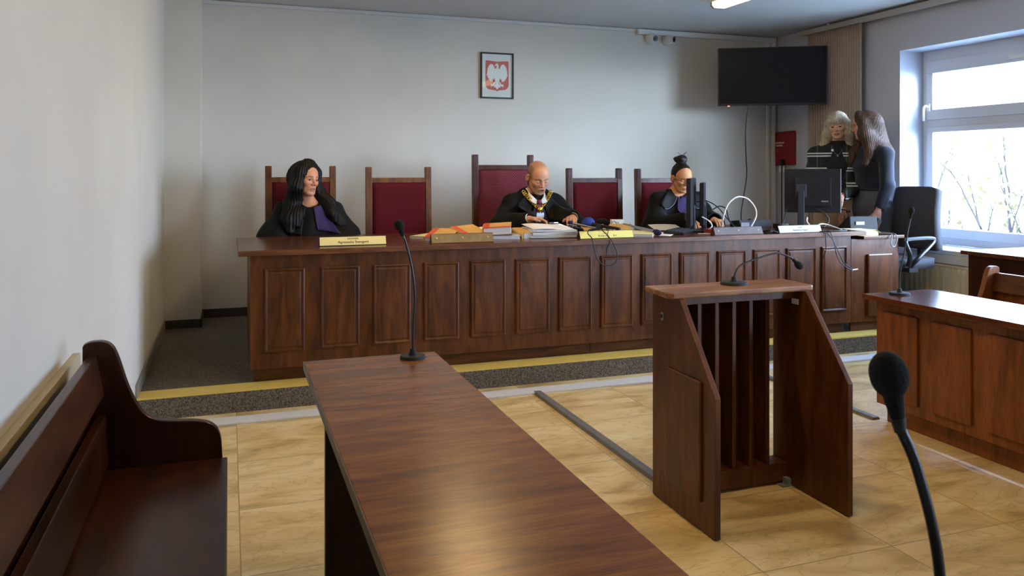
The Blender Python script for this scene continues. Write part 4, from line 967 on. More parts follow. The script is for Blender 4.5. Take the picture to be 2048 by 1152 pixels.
def blonde():
    H = Head((-.005, .045, 1.545), rot(-8, 10, 4), .95, True); neck = (0, .0, 1.355)
    sh = [(-.165, -.005, 1.30), (.165, -.005, 1.30)]; el = [(-.215, .01, 1.05), (.215, .01, 1.05)]; wr = [(-.03, .25, .95), (.11, .235, .95)]
    F = Field((-.34, -.2, -.01), (.34, .40, 1.70), .0058, [[(-.10, .10)], [(-.08, .16)], [(1.42, 1.69)]], .0027)
    stand_body(F, neck, sh, el, wr); build_head(F, H, neck)
    for s in (0, 1): hand(F, wr[s], (.2 if not s else -.2, .9, -.4), (0, .3, .9), (1 if not s else -1, 0, 0), sc=.9)
    p = finish('person', F, H, 'standing woman with blond fringe and dark plaid shirt behind the computer monitor', (4.86, 5.43, DZ), math.radians(138), skin='d3a68c', lip='b06a60', brow='5b4a3a', lids=.6)
    shoes(p); trousers(p, M['beige'], .89, .98, 1.)
    F = Field((-.26, -.2, .93), (.26, .24, 1.42), .006)
    F.cone((0, 0, .93), (0, 0, 1.06), .150, .130, .04, flat=((0, 1, 0), .75)); F.cone((0, 0, 1.06), (0, -.01, 1.25), .130, .138, .05, flat=((0, 1, 0), .72)); F.ell((0, .065, 1.20), (.115, .06, .06), .05)
    for s in (-1, 1): F.cone((0, -.005, 1.335), (s*.15, -.005, 1.29), .062, .055, .05)
    F.cone((0, -.01, 1.33), H.P(0, -.022, -.105), .062, .058, .03); F.disp(folds(.0015, 40)); F.cut(lambda X, Y, Z: Z-.94)
    c = H.P(0, -.02, -.10); F.cone(c, c+np.array((0, .01, .05)), .054, .06, .005, '-')
    me, V = F.mesh('black_top'); obj('black_top', me, M['blacktop'], p); bt = bvh_of(me)
    F = Field((-.40, -.24, .78), (.40, .34, 1.44), .006)
    F.cone((0, -.01, .82), (0, -.01, 1.06), .185, .165, .05, flat=((0, 1, 0), .75)); F.cone((0, -.01, 1.06), (0, -.015, 1.26), .165, .160, .05, flat=((0, 1, 0), .72)); F.ell((0, .06, 1.20), (.14, .07, .07), .05)
    for s in (-1, 1): F.cone((s*.04, -.012, 1.345), sh[(s+1)//2], .056, .064, .05); F.cone((s*.05, .03, 1.36), (s*.075, -.04, 1.37), .032, .034, .02)
    F.cone((0, .185, .80), (0, .165, 1.38), .115, .095, .012, '-')
    for i in (0, 1): F.cone(sh[i], el[i], .066, .060, .03); F.cone(el[i], np.array(wr[i])*.93+np.array(el[i])*.07, .058, .044, .03)
    F.disp(folds(.004, 38, 1.))
    F.cone((0, -.005, 1.33), (0, .02, 1.46), .062, .075, .01, '-'); F.cut(lambda X, Y, Z: Z-.80)
    for i in (0, 1):
        a = np.array(wr[i])*.95+np.array(el[i])*.05; d = (np.array(wr[i])-np.array(el[i])); d /= np.linalg.norm(d); F.cone(a-d*.06, a+d*.1, .034, .045, .006, '-')
    me, V = F.mesh('plaid_shirt'); obj('plaid_shirt', me, M['plaid'], p)
    mb = MB(); pts = spline([(-.05, 0, 1.385), (-.04, 0, 1.34), (-.005, 0, 1.295), (.035, 0, 1.34), (.05, 0, 1.385)], 6); Q = [drape(bt, q.x, q.z, .004, .06) for q in pts]
    mb.tube(Q, .0011, 5); c = drape(bt, -.005, 1.288, .006, .1); mb.ball(c, (.007, .003, .009), 10); mb.build('necklace', M['silver'], p, smooth=True)
    mb = MB(); c = drape(bt, .035, 1.335, .006, .1); mb.ball(c, (.011, .005, .011), 12); mb.build('brooch', plain('white_enamel', 'f0efe8', .3), p, smooth=True)
    G = Field((-.20, -.2, 1.22), (.20, .22, 1.71), .0042)
    H.ell(G, (0, -.016, .036), (.087, .106, .092), .01)
    for s in (-1, 1):
        H.cone(G, (s*.078, -.0, .02), (s*.086, -.0, -.07), .032, .036, .03); a = H.P(s*.086, -.004, -.07); G.cone(a, (s*.10, .0, 1.385), .036, .036, .03); G.cone((s*.10, .0, 1.385), (s*.135, .035, 1.335), .034, .014, .02)
        G.cone(a, (s*.09, -.06, 1.36), .045, .04, .03)
        G.cone((s*.06, -.07, 1.42), (s*.11, -.06, 1.33), .05, .03, .03)
    G.cone(H.P(0, -.07, 0), (0, -.085, 1.36), .07, .07, .04)
    H.ell(G, (0, .032, .050), (.070, .074, .058), .012)
    H.ell(G, (0, .112, -.062), (.061, .088, .080), .004, '-'); G.cone(H.P(0, .07, -.10), (0, .10, 1.33), .055, .055, .012, '-')
    G.disp(strands(H, .0020, 52, 7, 1.))
    me, V = G.mesh('hair'); obj('hair', me, M['hairblond'], p)
blonde()

def brunette():
    H = Head((.0, .06, 1.535), rot(-38, 8, 0), .96, True); neck = (0, .005, 1.35)
    sh = [(-.165, .0, 1.295), (.165, .0, 1.295)]; el = [(-.215, .02, 1.05), (.215, .05, 1.05)]; wr = [(-.20, .10, .83), (.13, .17, .83)]
    F = Field((-.34, -.2, -.01), (.34, .46, 1.70), .0058, [[(-.10, .10)], [(-.07, .18)], [(1.41, 1.68)]], .0027)
    stand_body(F, neck, sh, el, wr); build_head(F, H, neck)
    hand(F, wr[0], (.1, .12, -.98), (-.9, .3, .1), (.2, 1, 0), (.2, .3, .25), sc=.95); hand(F, wr[1], (-.15, .40, -.9), (.2, .9, .4), (-1, .2, 0), (.35, .45, .35), sc=.95)
    p = finish('person', F, H, 'standing woman with long brown hair, navy jumper and grey trousers beside the window', (4.98, 5.17, DZ), math.radians(84), skin='c8957a', lip='a45e56', brow='3a2a20', lids=.5)
    shoes(p); trousers(p, M['greycloth'], .88, 1.035, 2., .012)
    mb = MB(); n = 28
    for j in range(1): mb.tube([(.134*math.cos(a*2*PI/n), .100*math.sin(a*2*PI/n), 1.012) for a in range(n+1)], .013, 8, cap=False)
    mb.build('belt', M['shoe'], p, smooth=True)
    F = Field((-.36, -.22, .76), (.36, .36, 1.43), .006)
    F.cone((0, 0, 1.0), (0, 0, 1.10), .140, .132, .04, flat=((0, 1, 0), .76)); F.cone((0, 0, 1.10), (0, -.01, 1.25), .132, .142, .05, flat=((0, 1, 0), .74)); F.ell((0, .07, 1.195), (.115, .065, .06), .05)
    for i, s in enumerate((-1, 1)):
        F.cone((0, -.008, 1.325), sh[i], .06, .060, .05); F.cone(sh[i], el[i], .060, .052, .03); F.cone(el[i], np.array(wr[i])*.97+np.array(el[i])*.03, .050, .036, .03)
    F.cone((0, -.01, 1.33), (0, .0, 1.37), .062, .056, .03); F.disp(folds(.003, 36, 3.));
    F.cut(lambda X, Y, Z: np.where((np.abs(X) < .16) & (Y < .125), Z-1.0, 1.)); F.cone((0, -.0, 1.35), (0, .02, 1.45), .05, .06, .006, '-')
    for i in (0, 1):
        a = np.array(wr[i])*.97+np.array(el[i])*.03; d = (np.array(wr[i])-np.array(el[i])); d /= np.linalg.norm(d); F.cone(a-d*.04, a+d*.1, .030, .06, .005, '-')
    me, V = F.mesh('jumper'); obj('jumper', me, M['navyknit'], p)
    w = np.array(wr[1]); d = w-np.array(el[1]); d /= np.linalg.norm(d); mb = MB()
    u = Vector(d).orthogonal().normalized(); v = Vector(d).cross(u)
    mb.tube([Vector(w+d*.005)+(u*math.cos(a*PI/8)+v*math.sin(a*PI/8))*.0295 for a in range(17)], .005, 6, cap=False); mb.build('bracelet', M['shoe'], p, smooth=True)
    G = Field((-.20, -.24, 1.10), (.20, .22, 1.70), .0042)
    H.ell(G, (0, -.014, .038), (.084, .104, .090), .01)
    for s in (-1, 1):
        H.cone(G, (s*.02, .04, .105), (s*.074, .022, .03), .025, .03, .03); H.cone(G, (s*.076, .012, .03), (s*.086, .015, -.08), .034, .042, .03)
        a = H.P(s*.086, .010, -.07); G.cone(a, (s*.105+.02, .075, 1.30), .042, .042, .03); G.cone((s*.105+.02, .075, 1.30), (s*.10+.02, .115, 1.22), .042, .025, .03)
        G.cone(a, (s*.11, -.05, 1.32), .05, .05, .04)
    G.cone(H.P(0, -.06, 0), (0.02, -.10, 1.32), .085, .085, .05); G.cone((.02, -.10, 1.32), (.05, -.135, 1.17), .075, .04, .04); G.cone((-.04, -.10, 1.30), (-.03, -.125, 1.2), .07, .05, .04)
    H.ell(G, (0, .098, -.04), (.058, .075, .105), .012, '-'); H.ell(G, (0, .104, .035), (.045, .06, .05), .01, '-'); G.cone(H.P(0, .07, -.10), (0, .12, 1.28), .05, .05, .012, '-')
    G.disp(strands(H, .0016, 56, 4, 2.))
    me, V = G.mesh('hair'); obj('hair', me, M['hairbrown'], p)
brunette()
# ------------------------------------------------------------- things on the walls
def eagle_picture():
    t = thing('framed_picture', 'black-framed print of a white crowned eagle on a red shield, hanging on the back wall', 'picture', (2.253, YB, 2.125))
    W, Hh = .1545, .2045
    mb = MB()
    for a in ((-W, -W+.013, -Hh, Hh), (W-.013, W, -Hh, Hh), (-W+.013, W-.013, -Hh, -Hh+.013), (-W+.013, W-.013, Hh-.013, Hh)): mb.box(a[0], a[1], -.022, 0, a[2], a[3])
    mb.build('frame', M['black'], t, bevel=.0015)
    mb = MB(); mb.box(-W+.012, W-.012, -.009, -.004, -Hh+.012, Hh-.012); mb.build('mount', plain('off_white_print_paper', 'e8e6de', .6), t)
    sh = [(-.108, .13), (-.095, .134), (0, .126), (.095, .134), (.108, .13), (.109, -.085), (.10, -.105), (.08, -.122), (.04, -.128), (.015, -.130), (0, -.140), (-.015, -.130), (-.04, -.128), (-.08, -.122), (-.10, -.105), (-.109, -.085)]
    mb = MB(); mb.prism(sh, 'y', -.0105, -.0088); mb.build('shield', plain('faded_red_shield', 'd05c50', .6), t)
    mb = MB()
    def P(pts, y=-.0125): mb.prism(pts, 'y', y, -.0104)
    wing = [(.022, .055), (.028, .078), (.040, .098), (.058, .104), (.075, .092), (.088, .066), (.093, .040), (.094, .018), (.099, .004), (.096, -.006), (.088, .002), (.090, -.018), (.082, -.026), (.079, -.008), (.080, -.036), (.071, -.044), (.068, -.018), (.066, -.050), (.056, -.055), (.055, -.022), (.051, -.054), (.042, -.054), (.044, -.020), (.036, -.040), (.030, -.030), (.026, .010)]
    P(wing); P([(-x, z) for x, z in wing][::-1])
    P([(-.026, .056), (-.012, .066), (.012, .066), (.026, .056), (.030, .0), (.020, -.045), (.010, -.058), (-.010, -.058), (-.020, -.045), (-.030, .0)], -.0135)
    P([(-.010, .06), (-.004, .085), (-.012, .090), (-.028, .080), (-.020, .094), (-.010, .104), (.004, .104), (.014, .092), (.014, .06)], -.0138)     # neck and head to the left
    tail = [(-.008, -.055), (-.014, -.075), (-.030, -.082), (-.032, -.100), (-.020, -.106), (-.014, -.098), (-.010, -.112), (0, -.124), (.010, -.112), (.014, -.098), (.020, -.106), (.032, -.100), (.030, -.082), (.014, -.075), (.008, -.055)]
    P(tail, -.013)
    for s in (-1, 1):
        leg = [(.016, -.048), (.030, -.062), (.040, -.078), (.056, -.076), (.062, -.084), (.054, -.086), (.066, -.096), (.056, -.096), (.052, -.106), (.046, -.094), (.036, -.092), (.026, -.078), (.014, -.062)]
        l = [(s*x, z) for x, z in leg]; P(l if s > 0 else l[::-1], -.013)
    mb.build('eagle', plain('white_eagle_print', 'f0efe8', .6), t)
    mb = MB(); mb.prism([(-.014, .104), (-.018, .118), (-.010, .112), (-.003, .121), (.004, .112), (.012, .118), (.008, .104)], 'y', -.0140, -.0104)
    for s in (-1, 1): mb.prism([(s*.060, -.092), (s*.066, -.097), (s*.052, -.108), (s*.048, -.096)], 'y', -.0135, -.0104)
    mb.build('gilding', plain('gold_print', 'c9ad62', .6), t)
    mb = MB(); mb.box(-W+.012, W-.012, -.0175, -.0165, -Hh+.012, Hh-.012); mb.build('glazing', M['glass'], t)
eagle_picture()

# television on a corner bracket
ny = Vector((-.50, -.866, 0)); Lx = Vector((.866, -.50, 0)); tc_ = Vector((4.70, 6.08, 2.148))
t = thing('television', 'large flat black television on a corner bracket high on the wall', 'television', tuple(tc_), math.atan2(Lx.y, Lx.x))
mb = MB(); mb.box(-.482, .482, 0, .045, -.268, .268); mb.box(-.30, .30, .04, .07, -.2, .15); mb.build('casing', M['black'], t, bevel=.006)
mb = MB(); mb.box(-.472, .472, -.003, .002, -.252, .258); mb.build('screen', M['screen'], t, bevel=.001)
mb = MB(); mb.box(-.395, -.375, -.004, .01, -.276, -.266); mb.build('standby_light', emit('small_red_light', 'ff8070', .6), t)
mb = MB(); mb.box(-.12, .12, .068, .085, -.12, .12); mb.tube([(0, .08, 0), (.10, .30, 0), (.0, .56, 0)], .02, 8); mb.box(-.05, .05, .54, .56, -.1, .1); mb.build('bracket', M['blackm'], t, bevel=.003)

def cctv(label, x, z, ry, rz_):
    t = thing('security_camera', label, 'camera', (x, YB, z), 0, 'security cameras under the ceiling')
    R = Euler((ry, 0, rz_)).to_matrix()
    mb = MB(); mb.lathe([(.052, 0), (.056, .012), (.050, .022), (.038, .030), (0, .032)], (0, 0, 0), 24, M=Matrix.Rotation(PI/2, 3, 'X')); mb.build('base', M['white'], t, smooth='angle')
    mb = MB(); mb.ball((0, -.055, 0), .046, 24); mb.build('eyeball', M['white'], t, smooth=True)
    f = R @ Vector((0, -1, 0)); B = f.to_track_quat('Z', 'Y').to_matrix(); c = Vector((0, -.055, 0))
    mb = MB(); mb.lathe([(.036, .0), (.036, .032), (.031, .034), (.029, .028)], c+f*.018, 24, M=B); mb.build('shroud', M['white'], t, smooth='angle')
    mb = MB(); mb.lathe([(.029, .0), (.028, .004), (.015, .005), (.012, .010), (0, .012)], c+f*.044, 24, M=B); mb.build('lens', M['black'], t, smooth='angle')
cctv('left of two white ball security cameras on the back wall under the ceiling', 3.80, 2.542, .25, .05)
cctv('right of two white ball security cameras, nearer the television', 3.985, 2.537, .1, .45)

# curtain and rail on the window wall
t = thing('curtain_rail', 'pale double curtain rail running along the ceiling above the window', 'curtain rail', (5.19, 2.0, 2.575))
mb = MB(); mb.box(-.035, .05, -2.6, 4.28, .0, .022); mb.build('track', plain('beige_rail', 'bdb6a8', .5), t, bevel=.004)
mb = MB(); mb.box(-.04, -.034, -2.6, 4.28, -.012, .034); mb.build('fascia', plain('beige_fascia', 'aaa294', .5), t, bevel=.002)
for y in (-1.5, 1.0, 3.9):
    mb = MB(); mb.box(-.01, .02, y-.015, y+.015, .022, .055); mb.build('bracket', M['white'], t)
def curtain():
    ph = [RNG.uniform(0, 6) for _ in range(3)]
    def fn(u, v):
        y = 5.51 + u*.66; s = 21*u+.5*math.sin(5*u+ph[0])
        x = 5.195 + .017*math.sin(s*2*PI) + .008*math.sin(s*4.3*PI+ph[1])*v
        return (x, y + .010*math.sin(s*2*PI+1.2)+.01*math.sin(3*u+ph[2])*v, 2.57-v*2.40)
    mb = MB(); mb.sheet(fn, 330, 12, .002); return mb.build('curtain', M['curtain'], smooth=True)
tag(curtain(), 'beige pleated curtain drawn together between the television and the window', 'curtain')

# red bag hung on the side wall by the corner
t = thing('red_bag', 'red fabric pouch with white print hanging on the wall below the television', 'bag', (XR, 6.60, 1.50))
def bagf(u, v):
    y = .165-.33*u+(.0 if v < .5 else .012*(v-.5)*2); z = .165-.33*v; b = math.sin(PI*u)*(.4+.6*v); return (-.012-.035*b, y, z+.010*u*(1-v))
mb = MB(); mb.sheet(bagf, 20, 16, .006); mb.build('pouch', M['red'], t, smooth=True)
mb = MB(); mb.box(-.014, 0, -.165, .165, -.160, .166); mb.build('back_flap', M['red'], t, bevel=.004)
mw = plain('faded_white_print', 'd9b0ac', .8)
for y0, y1, z0, z1 in ((-.035, .135, .050, .066), (-.01, .10, .022, .038)):
    mb = MB(); n = 7
    for k in range(n):
        a = y1-(y1-y0)*k/n; b = a-(y1-y0)/n*.72; um = (.165-(a+b)/2)/.33; vm = (.165-(z0+z1)/2)/.33; x = bagf(um, vm)[0]-.0045
        mb.box(x, x+.003, b, a, z0, z1)
    mb.build('print', mw, t)
mb = MB()
for k in range(3):
    z = -.005-.02*k; um = .35; x = bagf(um, (.165-z)/.33)[0]-.0042; mb.box(x, x+.003, -.03, .12, z-.008, z+.004)
mb.build('small_print', plain('faded_pink_print', '9c3a3e', .8), t)
for y in (.055, .0): 
    mb = MB(); mb.box(-.02, -.008, y-.012, y+.012, -.235, -.16); mb.build('white_tab', M['paper'], t, bevel=.002)

# radiator under the window
t = thing('radiator', 'cream panel radiator under the window sill', 'radiator', (5.19, 4.0, .12))
mb = MB()
def radf(u, v):
    y = -1.05+u*2.1; k = (u*42) % 1; d = 0 if k < .22 or k > .78 else -.012; e = 1 if .03 < v < .97 else 0
    return (-.045+d*e, y, v*.43)
mb.grid(radf, 420, 20); mb.box(-.042, .03, -1.05, 1.05, 0, .43); mb.build('panel', M['rad'], t, smooth='angle')
mb = MB(); mb.box(-.055, .035, -1.06, 1.06, .425, .445); mb.build('top_grille', M['rad'], t, bevel=.004)
for y in (-.8, .8):
    mb = MB(); mb.box(-.0, .025, y-.02, y+.02, -.12, .0); mb.build('foot', M['rad'], t)

# office chair by the window
def office_chair():
    t = thing('office_chair', 'charcoal swivel office chair with loop armrests by the window', 'chair', (4.815, 4.80, DZ), math.radians(88))
    # local +y is forward
    mb = MB()
    def back(u, v):
        w = .235-.03*v**2; x = (u-.5)*2; ex = abs(x)**8; z = .56+.475*v
        return (x*w*(1-.05*(1-v)), -.23-.035*math.cos(x*1.2)+.05*math.sin(v*PI)*.6-.02*v, z-.02*ex*(v))
    mb.sheet(back, 24, 20, .055); mb.build('backrest', M['office'], t, bevel=.0, smooth=True)
    mb = MB()
    def seat(u, v):
        x = (u-.5)*2; y = (v-.5)*2; return (x*.235*(1-.08*y*y), -.0+y*.20, .475-.02*max(0, y)**3-.008*(x*x))
    mb.sheet(seat, 18, 18, .075); mb.build('seat', M['office'], t, smooth=True)
    mb = MB(); mb.box(-.11, .11, -.14, .12, .395, .43); mb.build('seat_plate', M['black'], t, bevel=.006)
    mb = MB(); mb.tube(spline([(0, -.08, .42), (0, -.24, .43), (0, -.285, .50), (0, -.275, .70)], 6), .026, 8); mb.box(-.05, .05, -.285, -.262, .56, .74); mb.build('back_bracket', M['black'], t, bevel=.003)
    for s in (-1, 1):
        loop = spline([(s*.255, .08, .46), (s*.28, .09, .54), (s*.28, .13, .63), (s*.275, .11, .655), (s*.275, -.10, .66), (s*.275, -.13, .635), (s*.275, -.03, .55), (s*.265, .03, .49), (s*.20, .04, .425)], 6)
        mb = MB(); mb.tube(loop, .017, 8); mb.box(*sorted((s*.19, s*.285)), .02, .10, .415, .445); mb.build('armrest', M['black'], t, smooth='angle')
    mb = MB(); mb.tube([(0, 0, .10), (0, 0, .40)], .028, 12); mb.tube([(0, 0, .08), (0, 0, .24)], .042, 14); mb.build('gas_column', M['black'], t, smooth='angle')
    mb = MB()
    for k in range(5):
        a = 2*PI*k/5+.3; mb.tube([(0, 0, .10), (.13*math.cos(a), .13*math.sin(a), .085), (.215*math.cos(a), .215*math.sin(a), .068)], [.03, .024, .017], 8)
    mb.build('star_base', M['black'], t, smooth='angle')
    for k in range(5):
        a = 2*PI*k/5+.3; c = Vector((.215*math.cos(a), .215*math.sin(a), .028)); mb = MB()
        for d in (-1, 1): mb.lathe([(0, -.007), (.027, -.007), (.028, 0), (.027, .007), (0, .007)], c+Vector((-math.sin(a), math.cos(a), 0))*d*.011, 14, M=Vector((-math.sin(a), math.cos(a), 0)).to_track_quat('Z', 'Y').to_matrix())
        mb.tube([c+Vector((0, 0, .0)), c+Vector((0, 0, .045))], .008, 8); mb.build('castor', M['black'], t, smooth='angle')
office_chair()

# ------------------------------------------------------------- gooseneck microphones
def gooseneck(label, base, pts, foam, fdir, br=.052, fr=.017, fl=.026, r=.0038, thick=None):
    t = thing('gooseneck_microphone', label, 'microphone', base, 0, 'gooseneck microphones')
    b = Vector(base)
    mb = MB(); mb.lathe([(br, 0), (br, .006), (br*.94, .010), (br*.3, .012), (.012, .016), (.009, .03), (0, .03)], (0, 0, 0), 32); mb.build('base', M['blackm'], t, smooth='angle')
    d = Vector(fdir).normalized(); P = [Vector(p)-b for p in pts[:-1]]+[Vector(foam)-b-d*fl*2.2]; sp = spline([Vector((0, 0, .02))]+P, 8)
    mb = MB(); mb.tube(sp, r, 8); mb.build('neck', M['black'], t, smooth=True)
    d = Vector(fdir).normalized(); c = Vector(foam)-b; Q = d.to_track_quat('Z', 'Y').to_matrix()
    prof = [(.0055, -fl*1.9), (fr*.42, -fl*1.5)]+[(fr*math.sin(PI*(.5+k/12*.5)**1) if False else fr*math.cos(a), fl*math.sin(a)) for k in range(13) for a in [-1.0+k*(PI/2+1.0)/12]]
    prof[-1] = (0, fl)
    mb = MB(); mb.lathe(prof, c, 20, M=Q); mb.build('foam_windscreen', M['foam'], t, smooth=True)
    mb = MB(); mb.tube([c-d*fl*2.4, c-d*fl*1.8], [r*1.1, r*1.45], 10); mb.build('capsule_collar', M['dgrey'], t, smooth='angle')
    return t
gooseneck('black gooseneck microphone standing on the far end of the left table', (.545, 2.462, TZ), [(.546, 2.462, .79), (.552, 2.464, .885), (.541, 2.465, .98), (.521, 2.467, 1.06), (.5085, 2.468, 1.092)], (.5035, 2.468, 1.108), (-.3, .05, .95), br=.040, fr=.0165, fl=.0185)
gooseneck('black gooseneck microphone bent over the top of the lectern', (1.915, 2.715, .822), [(1.918, 2.715, .858), (1.943, 2.715, .895), (2.02, 2.715, .920), (2.115, 2.715, .940), (2.16, 2.715, .932), (2.205, 2.715, .908)], (2.232, 2.715, .886), (.75, 0, -.66), br=.054, fr=.0155, fl=.022)
gooseneck('black gooseneck microphone on the far corner of the right table', (3.215, 3.15, RZ), [(3.217, 3.15, .76), (3.248, 3.15, .87), (3.268, 3.15, .965), (3.285, 3.15, 1.045)], (3.292, 3.15, 1.075), (.15, 0, 1), br=.050, fr=.016, fl=.022, r=.0036)
gooseneck('large blurred black gooseneck microphone in the right foreground', (.575, .515, TZ), [(.576, .513, .78), (.575, .515, .86), (.5715, .519, .95), (.562, .531, 1.02), (.5535, .541, 1.06)], (.5472, .548, 1.1), (-.16, .10, .98), br=.055, fr=.0165, fl=.021, r=.0046)

# ------------------------------------------------------------- name plates on the bench
BZ = .847
def plate(label, x0, x1, y, face, lines=None, frame=None, h=.052, screws=False, rz=0.):
    t = thing('name_plate', label, 'name plate', ((x0+x1)/2, y, BZ), rz, 'name plates along the bench front')
    w = (x1-x0)/2
    mb = MB(); mb.prism([(0, 0), (.055, 0), (.032, h), (.024, h)], 'x', -w, w); mb.build('stand', frame or M['blackm'], t, bevel=.001)
    n = Vector((0, -h, .024)).normalized(); up = Vector((0, .024, h)).normalized(); L = math.hypot(.024, h)
    B = basis((0, 0, 0), (1, 0, 0), up, n)
    mb = MB(); mb.box(-w+.003, w-.003, .004, L-.003, .0002, .0022, M=B); mb.build('face', face, t, bevel=.0006)
    for (s, size, yy, sxx) in (lines or []):
        text_obj('lettering', s, size, M['ink'], t, B @ Matrix.Translation((0, yy, .0026)), sx=sxx)
    if screws:
        for x in (-w*.82, 0, w*.82):
            mb = MB(); mb.lathe([(.0052, 0), (.0048, .0025), (0, .0032)], B @ Vector((x, L*.55, .002)), 14, M=B.to_3x3()); mb.build('screw', M['brass'], t, smooth='angle')
    return t, B, L
plate('gold name plate with two lines of black lettering in front of the long-haired woman', .484, .868, 4.625, M['gold'], [('ŁAWNIK', .0150, .042, 1.1), ('Agnieszka Stengert', .0205, .0215, 1.12)], rz=-.02)
bp = plain('worn_bronze_plate', '8a744a', .45, metal=.3, noise=.15, nscale=30)
plate('blank bronze plate with three screws in front of the orange case files', 1.125, 1.512, 4.575, bp, screws=True, frame=M['woodx'], h=.056)
t, B, L = plate('yellow name plate with thin cables hanging over it below the blue reporter microphone', 2.078, 2.458, 4.56, plain('yellow_plate', 'ece07e', .4), [], h=.050)
mb = MB()
for x0, x1, y0, y1 in ((-.02, .015, .034, .038), (-.06, -.052, .014, .026), (-.046, -.038, .014, .022), (-.033, -.018, .014, .023), (-.013, .012, .014, .022), (.045, .054, .014, .025), (.06, .066, .014, .024)): mb.box(x0, x1, y0, y1, .0022, .0028, M=B)
mb.build('worn_lettering', plain('faded_ink', '9a905a', .7), t)
plate('blank grey-brown plate with three screws below the white cable loop', 3.045, 3.432, 4.53, plain('grey_brown_plate', '6e625e', .5, noise=.1, nscale=20), screws=True, frame=M['woodx'], h=.052)
plate('white name plate with two lines of black lettering under the rear of the monitor', 3.565, 3.925, 4.53, plain('white_plate', 'dcdcd2', .4), [('Ławnik', .0125, .040, 1.1), ('Agnieszka Bajara', .0185, .021, 1.05)])

# ------------------------------------------------------------- papers, files
def case_file(label, c, w, d, th, rz, tilt=0., roll=0., cover='manila', band='orange', name='case_file', pages='pages'):
    t = thing(name, label, 'file', c, rz, 'case files on the bench'); R = (Euler((tilt, roll, 0)).to_matrix()).to_4x4()
    mb = MB(); mb.box(-w/2+.004, w/2-.004, -d/2+.004, d/2-.004, .002, th-.002, M=R); mb.build('page_block', M[pages], t, bevel=.002)
    mb = MB(); mb.box(-w/2, w/2, -d/2, d/2, th-.002, th, M=R); mb.box(-w/2, w/2, -d/2, d/2, 0, .002, M=R)
    prof = [(-w/2-.5*th*math.sin(a)*.5, th/2-th/2*math.cos(a)) for a in [PI*k/8 for k in range(9)]]
    mb.prism([(x, z) for x, z in prof], 'y', -d/2, d/2, M=R); mb.build('cover', M[cover], t, bevel=.0006)
    if band:
        mb = MB(); mb.box(-w/2, -w/2+w*.22, -d/2-.0005, d/2+.0005, th+.0002, th+.0012, M=R); mb.box(-w/2+.01, w/2, -d/2-.0008, -d/2+.05, th+.0002, th+.0012, M=R); mb.build('band', M[band], t)
    return t
case_file('cream file lying flat at the left end of the case files', (1.27, 5.02, BZ), .22, .30, .018, -.75, 0, 0, 'paper2', None)
case_file('orange-banded manila file leaning behind the left end of the bronze plate', (1.265, 4.86, BZ+.012), .17, .25, .030, -.50, .16, 0)
case_file('orange-banded manila file behind the middle of the bronze plate', (1.450, 4.86, BZ+.018), .16, .24, .036, .20, .20, -.06)
case_file('thick orange-banded manila file propped up at the right end of the bronze plate', (1.640, 4.88, BZ+.034), .18, .25, .046, -.35, .06, -.06)
case_file('grey-blue paper file under the thick propped-up file', (1.665, 4.88, BZ), .23, .29, .020, -.30, .0, 0, 'bluegrey', None)
case_file('manila file with cream cover between the grey-blue file and the open binder', (1.815, 4.86, BZ), .085, .26, .045, -.08, .06, 0, 'manila', None)
case_file('manila file in the left of the two piles behind the yellow name plate', (2.36, 4.95, BZ+.004), .15, .27, .040, -.38, .10, 0, 'manila', None)
case_file('manila file in the right of the two piles behind the yellow name plate', (2.55, 4.93, BZ+.004), .15, .25, .038, -.50, .12, 0, 'manila', None)
case_file('yellow-covered file lying low to the right of the yellow name plate', (2.59, 4.73, BZ), .19, .25, .020, -.55, .02, 0, 'paper2', None)
# open binder with a heap of sheets
t = thing('ring_binder', 'open black ring binder heaped with loose white pages in front of the judge', 'binder', (1.985, 4.83, BZ), -.16)
mb = MB(); mb.box(-.16, .165, -.15, .15, 0, .003); mb.build('cover', M['black'], t, bevel=.001)
mb = MB(); mb.prism([(.165, 0), (.185, .006), (.192, .03), (.185, .058), (.165, .068), (.160, .06), (.178, .05), (.183, .03), (.176, .012), (.16, .006)], 'y', -.15, .15); mb.build('spine', M['black'], t, bevel=.001)
for k in range(9):
    mb = MB(); h0 = .003+k*.0058; a = RNG.uniform(-.05, .05); R = Matrix.Rotation(a, 4, 'Z') @ Matrix.Rotation(RNG.uniform(-.015, .02), 4, 'Y'); dx = RNG.uniform(-.008, .008)
    mb.box(-.15+dx, .148+dx, -.14, .14, h0, h0+.0045, M=R); mb.build('sheaf', M['paper'] if k % 3 else M['pages'], t, bevel=.001)
R = Matrix.Translation((-.02, -.005, .064)) @ Matrix.Rotation(.12, 4, 'Z') @ Matrix.Rotation(.07, 4, 'X')
mb = MB(); mb.sheet(lambda u, v: R @ Vector((-.14+.27*u, -.135+.26*v, .004*math.sin(u*6)+.004)), 10, 10, .0012); mb.build('top_sheet', M['paper'], t, smooth=True)
for y in (-.06, .0, .06):
    mb = MB(); mb.tube([(.15+.02*math.cos(a), y, .045+.03*math.sin(a)) for a in [PI*k/10 for k in range(11)]], .002, 6); mb.build('ring', M['steel'], t, smooth=True)
def sheet(label, c, w, d, rz, tilt=0., mat_='paper', curl=.004, grp='loose papers on the bench'):
    R = Matrix.Translation(c) @ Matrix.Rotation(rz, 4, 'Z') @ Matrix.Rotation(tilt, 4, 'X'); mb = MB()
    mb.sheet(lambda u, v: R @ Vector(((u-.5)*w, (v-.5)*d, .001+curl*math.sin(u*PI)*v)), 10, 10, .0011); o = mb.build('paper_sheet', M[mat_], smooth=True); return tag(o, label, 'paper', grp)
sheet('white paper lying between the navy reporter microphone and the keyboard', (2.76, 4.76, BZ), .19, .27, -.7)
